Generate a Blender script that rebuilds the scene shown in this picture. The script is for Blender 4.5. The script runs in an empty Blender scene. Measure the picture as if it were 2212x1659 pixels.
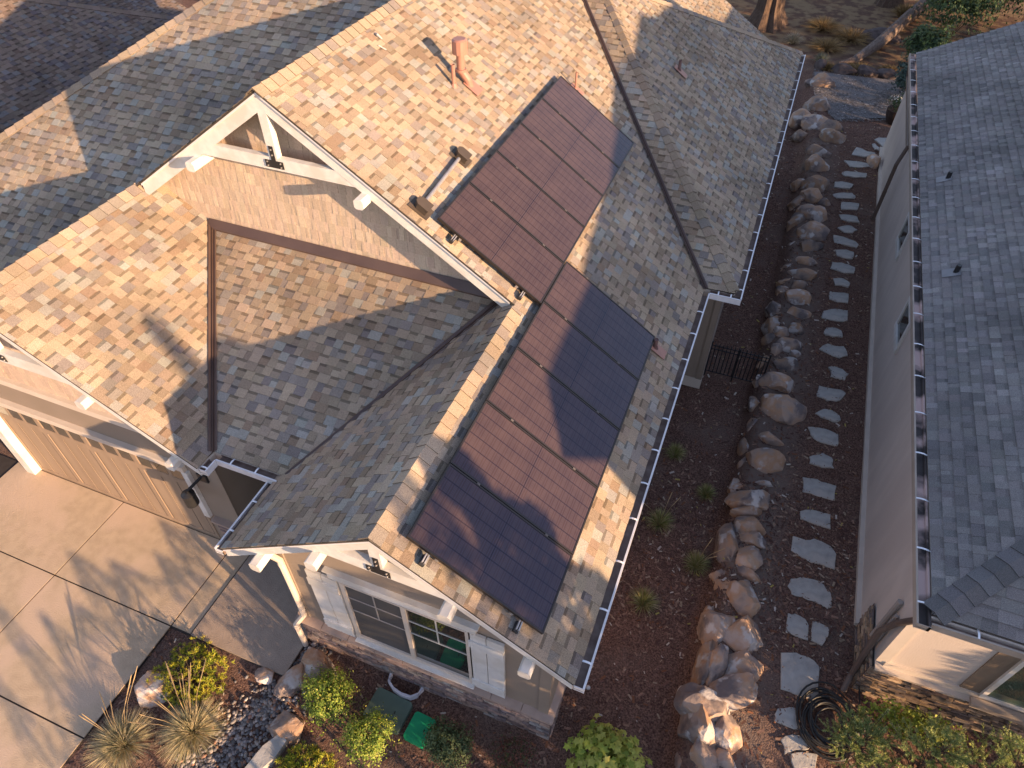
import bpy, bmesh, math, random
import numpy as np
from mathutils import Vector, Matrix, Quaternion, noise
R_ = math.radians
rnd = random.Random(7)
S = bpy.context.scene
COL = S.collection
# ------------------------------------------------------------------ camera, sky, sun, exposure
cam = bpy.data.cameras.new('camera'); co = bpy.data.objects.new('camera', cam); COL.objects.link(co)
right = Vector((0.929827, 0.367996, 0.000357)); down = Vector((0.262337, -0.662174, -0.701929)); fwd = right.cross(down).normalized()
mm = Matrix((right, -down, -fwd)).transposed().to_4x4(); mm.translation = (0, 0, 11.1)
co.matrix_world = mm
cam.sensor_width = 36; cam.lens = 36 * 1505.48 / 2212; cam.clip_end = 500
S.camera = co
AZ, EL = 108.0, 13.3
SUN = Vector((math.cos(R_(EL)) * math.sin(R_(AZ)), math.cos(R_(EL)) * math.cos(R_(AZ)), math.sin(R_(EL))))
w = bpy.data.worlds.new('World'); S.world = w; w.use_nodes = True
nt = w.node_tree; sky = nt.nodes.new('ShaderNodeTexSky'); sky.sky_type = 'NISHITA'; sky.sun_disc = False
sky.sun_elevation = R_(EL); sky.sun_rotation = R_(AZ); sky.air_density = 1.0; sky.dust_density = 0.3; sky.ozone_density = 1.0
bgn = nt.nodes['Background']; bgn.inputs[1].default_value = 0.136
wb = nt.nodes.new('ShaderNodeVectorMath'); wb.operation = 'MULTIPLY'; wb.inputs[1].default_value = (1.17, .95, .95)
nt.links.new(sky.outputs[0], wb.inputs[0]); nt.links.new(wb.outputs[0], bgn.inputs[0])
ld = bpy.data.lights.new('sun', 'SUN'); ld.energy = 4.5; ld.angle = R_(0.55); ld.color = (1.0, 0.66, 0.38)
lo = bpy.data.objects.new('sun', ld); COL.objects.link(lo); lo.rotation_euler = SUN.to_track_quat('Z', 'Y').to_euler(); lo.location = (20, -8, 20)
S.view_settings.view_transform = 'Standard'; S.view_settings.look = 'None'; S.view_settings.gamma = 1
S.view_settings.exposure = 1.5
S.render.resolution_x = 1024; S.render.resolution_y = 768

# ------------------------------------------------------------------ materials
def _nt(name):
    m = bpy.data.materials.new(name); m.use_nodes = True; return m, m.node_tree, m.node_tree.nodes['Principled BSDF']
def mat(name, c1, c2=None, scale=8, rough=.8, bump=0, bscale=60, metal=0, detail=4, spec=.3, c3=None, s3=1.2, stretch=None):
    m, t, b = _nt(name); L = t.links.new
    b.inputs['Roughness'].default_value = rough; b.inputs['Metallic'].default_value = metal
    b.inputs['Specular IOR Level'].default_value = spec
    tc = t.nodes.new('ShaderNodeTexCoord'); src = tc.outputs['Object']
    if stretch:
        mp = t.nodes.new('ShaderNodeMapping'); mp.inputs['Scale'].default_value = stretch; L(src, mp.inputs[0]); src = mp.outputs[0]
    if c2 is None: c2 = tuple(x * .82 for x in c1)
    n = t.nodes.new('ShaderNodeTexNoise'); n.inputs['Scale'].default_value = scale; n.inputs['Detail'].default_value = detail; L(src, n.inputs['Vector'])
    r = t.nodes.new('ShaderNodeValToRGB'); r.color_ramp.elements[0].position = .35; r.color_ramp.elements[1].position = .65
    r.color_ramp.elements[0].color = (*c1, 1); r.color_ramp.elements[1].color = (*c2, 1); L(n.outputs['Fac'], r.inputs[0]); out = r.outputs[0]
    if c3:
        n3 = t.nodes.new('ShaderNodeTexNoise'); n3.inputs['Scale'].default_value = s3; n3.inputs['Detail'].default_value = 5; L(src, n3.inputs['Vector'])
        r3 = t.nodes.new('ShaderNodeValToRGB'); r3.color_ramp.elements[0].position = .48; r3.color_ramp.elements[1].position = .6; L(n3.outputs['Fac'], r3.inputs[0])
        mx = t.nodes.new('ShaderNodeMix'); mx.data_type = 'RGBA'; L(r3.outputs[0], mx.inputs[0]); L(out, mx.inputs[6]); mx.inputs[7].default_value = (*c3, 1); out = mx.outputs[2]
    L(out, b.inputs['Base Color'])
    if bump:
        nb = t.nodes.new('ShaderNodeTexNoise'); nb.inputs['Scale'].default_value = bscale; nb.inputs['Detail'].default_value = 5; L(src, nb.inputs['Vector'])
        bp = t.nodes.new('ShaderNodeBump'); bp.inputs['Strength'].default_value = bump; bp.inputs['Distance'].default_value = .02
        L(nb.outputs['Fac'], bp.inputs['Height']); L(bp.outputs[0], b.inputs['Normal'])
    return m
def matcol(name, rough=.9, amp=.35, scale=90, big=.25, bscale=1.1, bump=.3, trans=0, spec=.2, objvar=0):
    """vertex-colour base times fine and broad noise"""
    m, t, b = _nt(name); L = t.links.new
    b.inputs['Roughness'].default_value = rough; b.inputs['Specular IOR Level'].default_value = spec
    a = t.nodes.new('ShaderNodeAttribute'); a.attribute_name = 'Col'
    tc = t.nodes.new('ShaderNodeTexCoord')
    def rng(sc, am, det):
        n = t.nodes.new('ShaderNodeTexNoise'); n.inputs['Scale'].default_value = sc; n.inputs['Detail'].default_value = det; L(tc.outputs['Object'], n.inputs['Vector'])
        r = t.nodes.new('ShaderNodeMapRange'); r.inputs[1].default_value = .3; r.inputs[2].default_value = .7; r.inputs[3].default_value = 1 - am; r.inputs[4].default_value = 1 + am
        L(n.outputs['Fac'], r.inputs[0]); return r.outputs[0], n
    f1, n1 = rng(scale, amp, 2); f2, _ = rng(bscale, big, 4)
    mu = t.nodes.new('ShaderNodeMath'); mu.operation = 'MULTIPLY'; L(f1, mu.inputs[0]); L(f2, mu.inputs[1])
    v = t.nodes.new('ShaderNodeVectorMath'); v.operation = 'SCALE'; L(a.outputs['Color'], v.inputs[0]); L(mu.outputs[0], v.inputs['Scale'])
    L(v.outputs[0], b.inputs['Base Color'])
    if bump:
        bp = t.nodes.new('ShaderNodeBump'); bp.inputs['Strength'].default_value = bump; bp.inputs['Distance'].default_value = .006
        L(n1.outputs['Fac'], bp.inputs['Height']); L(bp.outputs[0], b.inputs['Normal'])
    if trans:
        tr = t.nodes.new('ShaderNodeBsdfTranslucent'); L(v.outputs[0], tr.inputs[0]); mx = t.nodes.new('ShaderNodeMixShader'); mx.inputs[0].default_value = trans
        o = t.nodes['Material Output']; L(b.outputs[0], mx.inputs[1]); L(tr.outputs[0], mx.inputs[2]); L(mx.outputs[0], o.inputs[0])
    return m
def mat_glass(name, tint=(.02, .025, .025)):
    m, t, b = _nt(name); b.inputs['Base Color'].default_value = (*tint, 1); b.inputs['Roughness'].default_value = .03; b.inputs['Specular IOR Level'].default_value = 1.0; b.inputs['IOR'].default_value = 1.7
    return m
WHITE = mat('white_paint', (.67, .65, .615), (.60, .58, .55), 9, .55, .12, 40, c3=(.56, .53, .48), s3=2.2)
CREAM = mat('cream_trim_paint', (.60, .52, .44), (.55, .475, .40), 3, .6, .05, 40)
TAN = mat('tan_siding_paint', (.27, .215, .17), (.25, .20, .155), 2, .75, .08, 30)
DOORC = mat('garage_door_paint', (.32, .235, .165), (.275, .20, .14), 5, .7, .15, 25, stretch=(1, 1, .12))
SHAKE = matcol('shake_siding', .85, .10, 35, .05, 1.5, .3)
TRIMG = mat('grey_trim_paint', (.36, .32, .29), (.32, .285, .255), 4, .6)
SOFF = mat('soffit_paint', (.30, .25, .20), None, 2, .8)
SHING = matcol('asphalt_shingles', .95, .34, 110, .20, .7, .4)
DECK = mat('roof_deck', (.07, .06, .05), None, 4, .95)
FLASH = mat('brown_valley_metal', (.115, .075, .06), (.09, .058, .048), 2, .35, metal=.25, spec=.5)
GUTW = mat('white_gutter_metal', (.72, .70, .70), (.64, .62, .62), 6, .35, spec=.5)
GUTIN = mat('dirty_gutter_inside', (.15, .10, .08), (.24, .18, .15), 7, .7, .4, 20)
GUTPINK = mat('peeling_pink_gutter', (.05, .04, .038), (.08, .065, .06), 6, .6, c3=(.62, .45, .40), s3=1.6)
STRAP = mat('gutter_strap_metal', (.85, .85, .87), None, 3, .3, spec=.6)
BLACK = mat('black_metal', (.018, .018, .02), None, 9, .45, spec=.5)
BOX = mat('brown_box_plastic', (.075, .058, .045), None, 4, .55)
SALMON = mat('salmon_vent_paint', (.36, .18, .135), (.32, .16, .12), 6, .45, spec=.5)
DARKP = mat('dull_red_pipe_paint', (.17, .10, .09), None, 6, .6)
STEEL = mat('galvanised_steel', (.42, .40, .39), (.34, .32, .31), 12, .45, metal=.5)
GLASS = mat_glass('window_glass')
GLASSG = mat_glass('green_tinted_glass', (.05, .085, .06))
SCREEN = mat('insect_screen', (.075, .07, .07), (.09, .085, .085), 2, .6)
CONC = mat('concrete', (.50, .385, .265), (.43, .33, .225), 6, .9, .6, 70, c3=(.53, .40, .29), s3=.9)
CONC2 = mat('concrete_walk', (.36, .285, .225), (.31, .245, .195), 7, .9, .6, 70)
JOINT = mat('joint_shadow_gap', (.05, .04, .035), None, 9, .95)
FLAG = mat('flagstone', (.44, .42, .385), (.29, .28, .26), 4, .85, .5, 16, c3=(.46, .42, .37), s3=2.5)
STONEV = matcol('ledge_stone_veneer', .9, .35, 14, .2, 1.5, .6)
LEDGE = mat('stone_ledge_cap', (.36, .27, .22), (.30, .22, .18), 5, .85, .2, 40)
LEAF = matcol('leaf', .6, .18, 25, .12, 2.0, 0, trans=.25, spec=.3)
GRASSM = matcol('grass_blade', .8, .15, 25, .1, 2.0, 0, trans=.2)
BARK = mat('tree_bark', (.13, .085, .06), (.07, .048, .036), 9, .95, .8, 20, stretch=(3, 3, .6))
HOSE = mat('dark_rubber_hose', (.028, .027, .026), (.02, .02, .02), 9, .5, spec=.4)
CLAMP = mat('dull_clamp_metal', (.16, .14, .13), None, 8, .5, metal=.4)
GREENP = mat('bright_green_plastic', (.012, .30, .13), (.01, .26, .11), 5, .5)
GREYG = mat('faded_green_plastic', (.10, .145, .115), (.085, .125, .10), 5, .6)
NTAN = mat('neighbour_siding', (.60, .52, .455), (.55, .475, .415), 5, .8, .15, 60, c3=(.53, .455, .40), s3=1.3, stretch=(1, 1, .25))
NTRIM = mat('neighbour_trim', (.40, .33, .27), None, 3, .7)
BROWND = mat('brown_downspout', (.14, .10, .082), (.125, .09, .072), 3, .45)
# rock
def rockmat():
    m, t, b = _nt('boulder_rock'); L = t.links.new; b.inputs['Roughness'].default_value = .9; b.inputs['Specular IOR Level'].default_value = .2
    tc = t.nodes.new('ShaderNodeTexCoord'); oi = t.nodes.new('ShaderNodeObjectInfo')
    ad = t.nodes.new('ShaderNodeVectorMath'); ad.operation = 'ADD'; L(tc.outputs['Object'], ad.inputs[0])
    sc = t.nodes.new('ShaderNodeMath'); sc.operation = 'MULTIPLY'; sc.inputs[1].default_value = 37; L(oi.outputs['Random'], sc.inputs[0]); L(sc.outputs[0], ad.inputs[1])
    def ns(s, d=6):
        n = t.nodes.new('ShaderNodeTexNoise'); n.inputs['Scale'].default_value = s; n.inputs['Detail'].default_value = d; L(ad.outputs[0], n.inputs['Vector']); return n
    r = t.nodes.new('ShaderNodeValToRGB'); e = r.color_ramp.elements
    e[0].position = .36; e[0].color = (.15, .125, .12, 1); e[1].position = .66; e[1].color = (.42, .32, .26, 1)
    x = e.new(.47); x.color = (.31, .235, .19, 1); x = e.new(.56); x.color = (.38, .235, .145, 1)
    L(ns(2.3).outputs['Fac'], r.inputs[0])
    r2 = t.nodes.new('ShaderNodeValToRGB'); r2.color_ramp.elements[0].position = .56; r2.color_ramp.elements[1].position = .62; L(ns(3.2).outputs['Fac'], r2.inputs[0])
    mx = t.nodes.new('ShaderNodeMix'); mx.data_type = 'RGBA'; L(r2.outputs[0], mx.inputs[0]); L(r.outputs[0], mx.inputs[6]); mx.inputs[7].default_value = (.45, .41, .38, 1)
    mr = t.nodes.new('ShaderNodeMapRange'); mr.inputs[3].default_value = .72; mr.inputs[4].default_value = 1.2; L(oi.outputs['Random'], mr.inputs[0])
    mr.inputs[3].default_value = .85; mr.inputs[4].default_value = 1.35
    v = t.nodes.new('ShaderNodeVectorMath'); v.operation = 'SCALE'; L(mx.outputs[2], v.inputs[0]); L(mr.outputs[0], v.inputs['Scale']); L(v.outputs[0], b.inputs['Base Color'])
    bp = t.nodes.new('ShaderNodeBump'); bp.inputs['Strength'].default_value = .5; bp.inputs['Distance'].default_value = .04; L(ns(11, 8).outputs['Fac'], bp.inputs['Height']); L(bp.outputs[0], b.inputs['Normal'])
    return m
ROCK = rockmat()
def cellmat():
    """photovoltaic cells: UV.x across the width (0-1), UV.y up the slope (0-1)"""
    m, t, b = _nt('solar_cells'); L = t.links.new
    uv = t.nodes.new('ShaderNodeUVMap'); sp = t.nodes.new('ShaderNodeSeparateXYZ'); L(uv.outputs[0], sp.inputs[0])
    def lines(sock, k, wd, off=0):
        a = t.nodes.new('ShaderNodeMath'); a.operation = 'MULTIPLY_ADD'; a.inputs[1].default_value = k; a.inputs[2].default_value = off; L(sock, a.inputs[0])
        f = t.nodes.new('ShaderNodeMath'); f.operation = 'FRACT'; L(a.outputs[0], f.inputs[0])
        c = t.nodes.new('ShaderNodeMath'); c.operation = 'COMPARE'; c.inputs[1].default_value = .5; c.inputs[2].default_value = wd; L(f.outputs[0], c.inputs[0]); return c.outputs[0]
    g1 = lines(sp.outputs[0], 6, .045, .5); g2 = lines(sp.outputs[1], 20, .05, .5); g3 = lines(sp.outputs[1], 1, .002, 0.0)
    bus = lines(sp.outputs[1], 60, .16)
    n = t.nodes.new('ShaderNodeTexNoise'); n.inputs['Scale'].default_value = 3; n.inputs['Detail'].default_value = 4; tc = t.nodes.new('ShaderNodeTexCoord'); L(tc.outputs['Object'], n.inputs['Vector'])
    base = t.nodes.new('ShaderNodeValToRGB'); base.color_ramp.elements[0].color = (.050, .031, .027, 1); base.color_ramp.elements[1].color = (.068, .043, .036, 1); base.color_ramp.elements[0].position = .35; base.color_ramp.elements[1].position = .65
    L(n.outputs['Fac'], base.inputs[0]); cur = base.outputs[0]
    for g, c, am in ((bus, (.085, .07, .075), .30), (g2, (.09, .068, .062), .4), (g1, (.02, .014, .016), .8), (g3, (.012, .01, .012), 1)):
        mu = t.nodes.new('ShaderNodeMath'); mu.operation = 'MULTIPLY'; mu.inputs[1].default_value = am; L(g, mu.inputs[0])
        mx = t.nodes.new('ShaderNodeMix'); mx.data_type = 'RGBA'; L(mu.outputs[0], mx.inputs[0]); L(cur, mx.inputs[6]); mx.inputs[7].default_value = (*c, 1); cur = mx.outputs[2]
    L(cur, b.inputs['Base Color']); b.inputs['Roughness'].default_value = .20; b.inputs['Specular IOR Level'].default_value = .42; b.inputs['Specular Tint'].default_value = (.30, .55, 1.0, 1)
    return m
CELLS = cellmat()
PFRAME = mat('dark_anodised_frame', (.05, .042, .038), None, 4, .35, metal=.6, spec=.5)
UPTRIM = 1
def mulchmat():
    m, t, b = _nt('bark_mulch_ground'); L = t.links.new; b.inputs['Roughness'].default_value = .95; b.inputs['Specular IOR Level'].default_value = .1
    tc = t.nodes.new('ShaderNodeTexCoord')
    def ns(s, d=6, v=tc.outputs['Object']):
        n = t.nodes.new('ShaderNodeTexNoise'); n.inputs['Scale'].default_value = s; n.inputs['Detail'].default_value = d; L(v, n.inputs['Vector']); return n.outputs['Fac']
    r = t.nodes.new('ShaderNodeValToRGB'); e = r.color_ramp.elements; e[0].position = .34; e[0].color = (.065, .036, .029, 1); e[1].position = .70; e[1].color = (.25, .150, .112, 1)
    L(ns(38, 5), r.inputs[0])
    # dusty bare patches
    r2 = t.nodes.new('ShaderNodeValToRGB'); r2.color_ramp.elements[0].position = .52; r2.color_ramp.elements[1].position = .72; L(ns(.75, 4), r2.inputs[0])
    mx = t.nodes.new('ShaderNodeMix'); mx.data_type = 'RGBA'; mu = t.nodes.new('ShaderNodeMath'); mu.operation = 'MULTIPLY'; mu.inputs[1].default_value = .55; L(r2.outputs[0], mu.inputs[0]); at_ = t.nodes.new('ShaderNodeAttribute'); at_.attribute_name = 'Dust'; nd = ns(5, 5); m3 = t.nodes.new('ShaderNodeMath'); m3.operation = 'MULTIPLY'; L(nd, m3.inputs[0]); L(at_.outputs['Fac'], m3.inputs[1]); m4 = t.nodes.new('ShaderNodeMath'); m4.operation = 'MULTIPLY_ADD'; m4.inputs[1].default_value = 1.7; m4.use_clamp = True; L(m3.outputs[0], m4.inputs[0]); L(mu.outputs[0], m4.inputs[2]); L(m4.outputs[0], mx.inputs[0]); L(r.outputs[0], mx.inputs[6]); mx.inputs[7].default_value = (.19, .145, .12, 1)
    # far dry meadow
    sp = t.nodes.new('ShaderNodeSeparateXYZ'); L(tc.outputs['Object'], sp.inputs[0])
    mr = t.nodes.new('ShaderNodeMapRange'); mr.inputs[1].default_value = 29; mr.inputs[2].default_value = 33; L(sp.outputs[1], mr.inputs[0])
    r3 = t.nodes.new('ShaderNodeValToRGB'); r3.color_ramp.elements[0].position = .42; r3.color_ramp.elements[1].position = .58; r3.color_ramp.elements[0].color = (.11, .065, .045, 1); r3.color_ramp.elements[1].color = (.22, .15, .085, 1); L(ns(2.2, 7), r3.inputs[0])
    m2 = t.nodes.new('ShaderNodeMix'); m2.data_type = 'RGBA'; L(mr.outputs[0], m2.inputs[0]); L(mx.outputs[2], m2.inputs[6]); L(r3.outputs[0], m2.inputs[7]); L(m2.outputs[2], b.inputs['Base Color'])
    bp = t.nodes.new('ShaderNodeBump'); bp.inputs['Strength'].default_value = .8; bp.inputs['Distance'].default_value = .03; L(ns(45, 6), bp.inputs['Height']); L(bp.outputs[0], b.inputs['Normal'])
    return m
MULCH = mulchmat()

# ------------------------------------------------------------------ mesh helpers
def V(*a): return Vector(a)
class MB:
    def __init__(s): s.v = []; s.f = []; s.c = []; s.m = []; s.uv = {}
    def face(s, pts, col=None, mi=0):
        i = len(s.v); s.v.extend([tuple(p) for p in pts]); s.f.append(tuple(range(i, i + len(pts)))); s.c.append(col or (.5, .5, .5)); s.m.append(mi)
    def hexa(s, a, b, col=None, mi=0, top=True, bot=True):
        """a: 4 bottom pts ccw, b: 4 top pts"""
        i = len(s.v); s.v.extend([tuple(p) for p in a] + [tuple(p) for p in b])
        fs = [(i, i + 1, i + 5, i + 4), (i + 1, i + 2, i + 6, i + 5), (i + 2, i + 3, i + 7, i + 6), (i + 3, i, i + 4, i + 7)]
        if top: fs.append((i + 4, i + 5, i + 6, i + 7))
        if bot: fs.append((i + 3, i + 2, i + 1, i))
        for f in fs: s.f.append(f); s.c.append(col or (.5, .5, .5)); s.m.append(mi)
    def box(s, x0, x1, y0, y1, z0, z1, col=None, mi=0):
        s.hexa([(x0, y0, z0), (x1, y0, z0), (x1, y1, z0), (x0, y1, z0)], [(x0, y0, z1), (x1, y0, z1), (x1, y1, z1), (x0, y1, z1)], col, mi)
    def beam(s, p, q, wd, ht, up=(0, 0, 1), col=None, mi=0, ch=0):
        p = Vector(p); q = Vector(q); d = (q - p).normalized(); sd = d.cross(Vector(up)).normalized(); u = sd.cross(d)
        if ch:
            prof = [(-wd / 2 + ch, -ht / 2), (wd / 2 - ch, -ht / 2), (wd / 2, -ht / 2 + ch), (wd / 2, ht / 2 - ch), (wd / 2 - ch, ht / 2), (-wd / 2 + ch, ht / 2), (-wd / 2, ht / 2 - ch), (-wd / 2, -ht / 2 + ch)]
        else: prof = [(-wd / 2, -ht / 2), (wd / 2, -ht / 2), (wd / 2, ht / 2), (-wd / 2, ht / 2)]
        s.sweep([p, q], [[sd * a + u * b for a, b in prof]] * 2, col, mi)
    def sweep(s, pts, rings, col=None, mi=0, caps=True):
        n = len(rings[0]); i = len(s.v)
        for p, r in zip(pts, rings): s.v.extend([tuple(Vector(p) + o) for o in r])
        for k in range(len(pts) - 1):
            for j in range(n):
                a = i + k * n + j; b = i + k * n + (j + 1) % n; s.f.append((a, b, b + n, a + n)); s.c.append(col or (.5, .5, .5)); s.m.append(mi)
        if caps:
            s.f.append(tuple(i + j for j in range(n))[::-1]); s.c.append(col or (.5, .5, .5)); s.m.append(mi)
            e = i + (len(pts) - 1) * n; s.f.append(tuple(e + j for j in range(n))); s.c.append(col or (.5, .5, .5)); s.m.append(mi)
    def tube(s, pts, r, n=8, col=None, mi=0, caps=True):
        pts = [Vector(p) for p in pts]; rr = r if isinstance(r, (list, tuple)) else [r] * len(pts); rings = []; prev = None
        for k, p in enumerate(pts):
            d = (pts[min(k + 1, len(pts) - 1)] - pts[max(k - 1, 0)]).normalized()
            if prev is None: a = d.cross(Vector((0, 0, 1)) if abs(d.z) < .9 else Vector((1, 0, 0))).normalized()
            else: a = (prev - d * prev.dot(d)).normalized()
            prev = a; b = d.cross(a); rings.append([(a * math.cos(6.28318 * j / n) + b * math.sin(6.28318 * j / n)) * rr[k] for j in range(n)])
        s.sweep(pts, rings, col, mi, caps)
    def blade(s, p, q, wd, col, bend=None):
        p = Vector(p); q = Vector(q); sd = (q - p).cross(V(rnd.random() - .5, rnd.random() - .5, rnd.random() - .5)).normalized() * wd / 2
        if bend is None: s.face([p - sd, p + sd, q], col)
        else:
            m_ = (p + q) / 2 + bend; s.face([p - sd, p + sd, m_ + sd * .8, m_ - sd * .8], col); s.face([m_ - sd * .8, m_ + sd * .8, q], col)
    def build(s, name, m=None, parent=None, local=False, loc=None, smooth=False, fixn=True):
        me = bpy.data.meshes.new(name); me.from_pydata(s.v, [], s.f)
        ms = m if isinstance(m, (list, tuple)) else [m]
        for x in ms: me.materials.append(x)
        if any(s.m): me.polygons.foreach_set('material_index', s.m)
        ca = me.color_attributes.new('Col', 'FLOAT_COLOR', 'CORNER')
        cnt = [len(f) for f in s.f]; arr = np.repeat(np.array([(*c, 1) for c in s.c], dtype=np.float32), cnt, axis=0)
        ca.data.foreach_set('color', arr.ravel())
        if smooth: me.polygons.foreach_set('use_smooth', [True] * len(s.f))
        me.update()
        if fixn:
            bm = bmesh.new(); bm.from_mesh(me); bmesh.ops.recalc_face_normals(bm, faces=bm.faces); bm.to_mesh(me); bm.free()
        return put(name, me, parent, local, loc)
def put(name, me, parent=None, local=False, loc=None):
    o = bpy.data.objects.new(name, me); COL.objects.link(o)
    if parent:
        o.parent = parent
        if not local and parent.type == 'EMPTY': o.location = -parent.location
    if loc is not None: o.location = loc
    return o
def tag(o, label=None, cat=None, group=None, kind=None):
    for k, x in (('label', label), ('category', cat), ('group', group), ('kind', kind)):
        if x: o[k] = x
    return o
def thing(name, label, cat, loc=(0, 0, 0), group=None, rz=0):
    o = bpy.data.objects.new(name, None); COL.objects.link(o); o.location = loc; o.rotation_euler = (0, 0, rz); o.empty_display_size = .3
    return tag(o, label, cat, group)
def dup(root, loc=None, rz=None, sc=None, label=None, group=None):
    r = root.copy(); COL.objects.link(r)
    if loc is not None: r.location = loc
    if rz is not None: r.rotation_euler = (0, 0, rz)
    if sc is not None: r.scale = (sc, sc, sc)
    tag(r, label, None, group)
    for ch in list(root.children):
        c = ch.copy(); COL.objects.link(c); c.parent = r
        for g in list(ch.children):
            d = g.copy(); COL.objects.link(d); d.parent = c
    return r
def jit(c, a=.1): k = 1 + rnd.uniform(-a, a); return tuple(min(1, x * k * (1 + rnd.uniform(-a, a) * .3)) for x in c)

# ------------------------------------------------------------------ shingle roofs
TANP = [((.338, .263, .19), 5), ((.305, .237, .168), 4), ((.25, .194, .14), 3), ((.24, .175, .122), 1.8), ((.29, .272, .235), 2.4), ((.24, .205, .175), 2.6), ((.195, .165, .148), 1.0)]
SLATE = [((.19, .178, .17), 4), ((.215, .20, .19), 4), ((.16, .152, .147), 3), ((.245, .23, .22), 1.6), ((.195, .178, .17), 2)]
def pick(pal):
    t = rnd.random() * sum(x[1] for x in pal)
    for c, wt in pal:
        t -= wt
        if t <= 0: return jit(c, .07)
    return pal[0][0]
def clip(poly, ax, val, keep_gt):
    out = []; n = len(poly)
    for i in range(n):
        a = poly[i]; b = poly[(i + 1) % n]; da = (a[ax] - val) if keep_gt else (val - a[ax]); db = (b[ax] - val) if keep_gt else (val - b[ax])
        if da >= 0: out.append(a)
        if (da >= 0) != (db >= 0):
            t = da / (da - db); out.append((a[0] + (b[0] - a[0]) * t, a[1] + (b[1] - a[1]) * t))
    return out
def inside(p, poly):
    c = False; n = len(poly)
    for i in range(n):
        a = poly[i]; b = poly[(i + 1) % n]
        if (a[1] > p[1]) != (b[1] > p[1]) and p[0] < (b[0] - a[0]) * (p[1] - a[1]) / (b[1] - a[1]) + a[0]: c = not c
    return c
def tabs(poly3, udir, pal, e=.143, wr=(.10, .20), th=(.005, .012), bands=True, bd=.55):
    """courses of laminated tabs laid on the plane polygon; udir = course direction"""
    P = [Vector(p) for p in poly3]; u = Vector(udir).normalized()
    nrm = Vector((0, 0, 0))
    for i in range(len(P)): nrm += P[i].cross(P[(i + 1) % len(P)])
    nrm.normalize()
    if nrm.z < -.01 or (abs(nrm.z) < .01 and nrm.y > 0): nrm = -nrm
    v = nrm.cross(u).normalized()
    if v.z < 0: v = -v
    O = P[0]; q = [((p - O).dot(u), (p - O).dot(v)) for p in P]
    u0, u1 = min(a for a, b in q), max(a for a, b in q); v0, v1 = min(b for a, b in q), max(b for a, b in q)
    m = MB(); rows = int(math.ceil((v1 - v0) / e))
    def X(a, b, h): return O + u * a + v * b + nrm * h
    for j in range(rows):
        b0 = v0 + j * e; b1 = b0 + e; a = u0 - rnd.random() * .3; tooth = rnd.random() < .5
        strip = clip(clip(q, 1, b0, True), 1, b1, False)
        if len(strip) < 3: continue
        lo_, hi_ = min(p[0] for p in strip), max(p[0] for p in strip)
        while a < u1:
            wd = rnd.uniform(*wr); tooth = not tooth
            if a + wd > lo_ and a < hi_:
                t = th[1] if tooth else th[0]; t *= rnd.uniform(.85, 1.2); col = pick(pal)
                cs = [(a, b0), (a + wd, b0), (a + wd, b1), (a, b1)]
                if all(inside(c_, q) for c_ in cs): pc = cs
                else: pc = clip(clip(strip, 0, a, True), 0, a + wd, False)
                if len(pc) >= 3:
                    H = lambda b: .002 + t * (1 - (b - b0) / e * .8)
                    parts = [(pc, col)]
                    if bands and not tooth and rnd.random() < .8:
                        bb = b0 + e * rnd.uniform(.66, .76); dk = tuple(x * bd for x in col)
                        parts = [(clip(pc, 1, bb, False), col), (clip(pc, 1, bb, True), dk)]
                    for pp, cc in parts:
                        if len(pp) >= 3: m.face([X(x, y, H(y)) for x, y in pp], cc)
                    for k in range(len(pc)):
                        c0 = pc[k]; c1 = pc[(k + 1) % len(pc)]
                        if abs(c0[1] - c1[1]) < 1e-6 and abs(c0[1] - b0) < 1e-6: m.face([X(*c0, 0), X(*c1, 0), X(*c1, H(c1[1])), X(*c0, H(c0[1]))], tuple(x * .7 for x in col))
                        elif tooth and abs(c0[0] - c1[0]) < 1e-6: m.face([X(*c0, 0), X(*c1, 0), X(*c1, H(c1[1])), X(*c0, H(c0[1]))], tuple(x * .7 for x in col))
            a += wd
    return m, nrm
def roof(name, poly3, udir, pal, parent, **k):
    m, n = tabs(poly3, udir, pal, **k)
    o = m.build(name, SHING, parent, fixn=False)
    d = MB(); d.face([Vector(p) - n * .004 for p in poly3]); lowp = [Vector(p) - n * .026 for p in poly3]; d.face(lowp[::-1])
    for i in range(len(poly3)):
        j = (i + 1) % len(poly3); d.face([Vector(poly3[i]) - n * .004, Vector(poly3[j]) - n * .004, lowp[j], lowp[i]])
    d.build('roof_deck', DECK, o, local=True)
    return o
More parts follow.
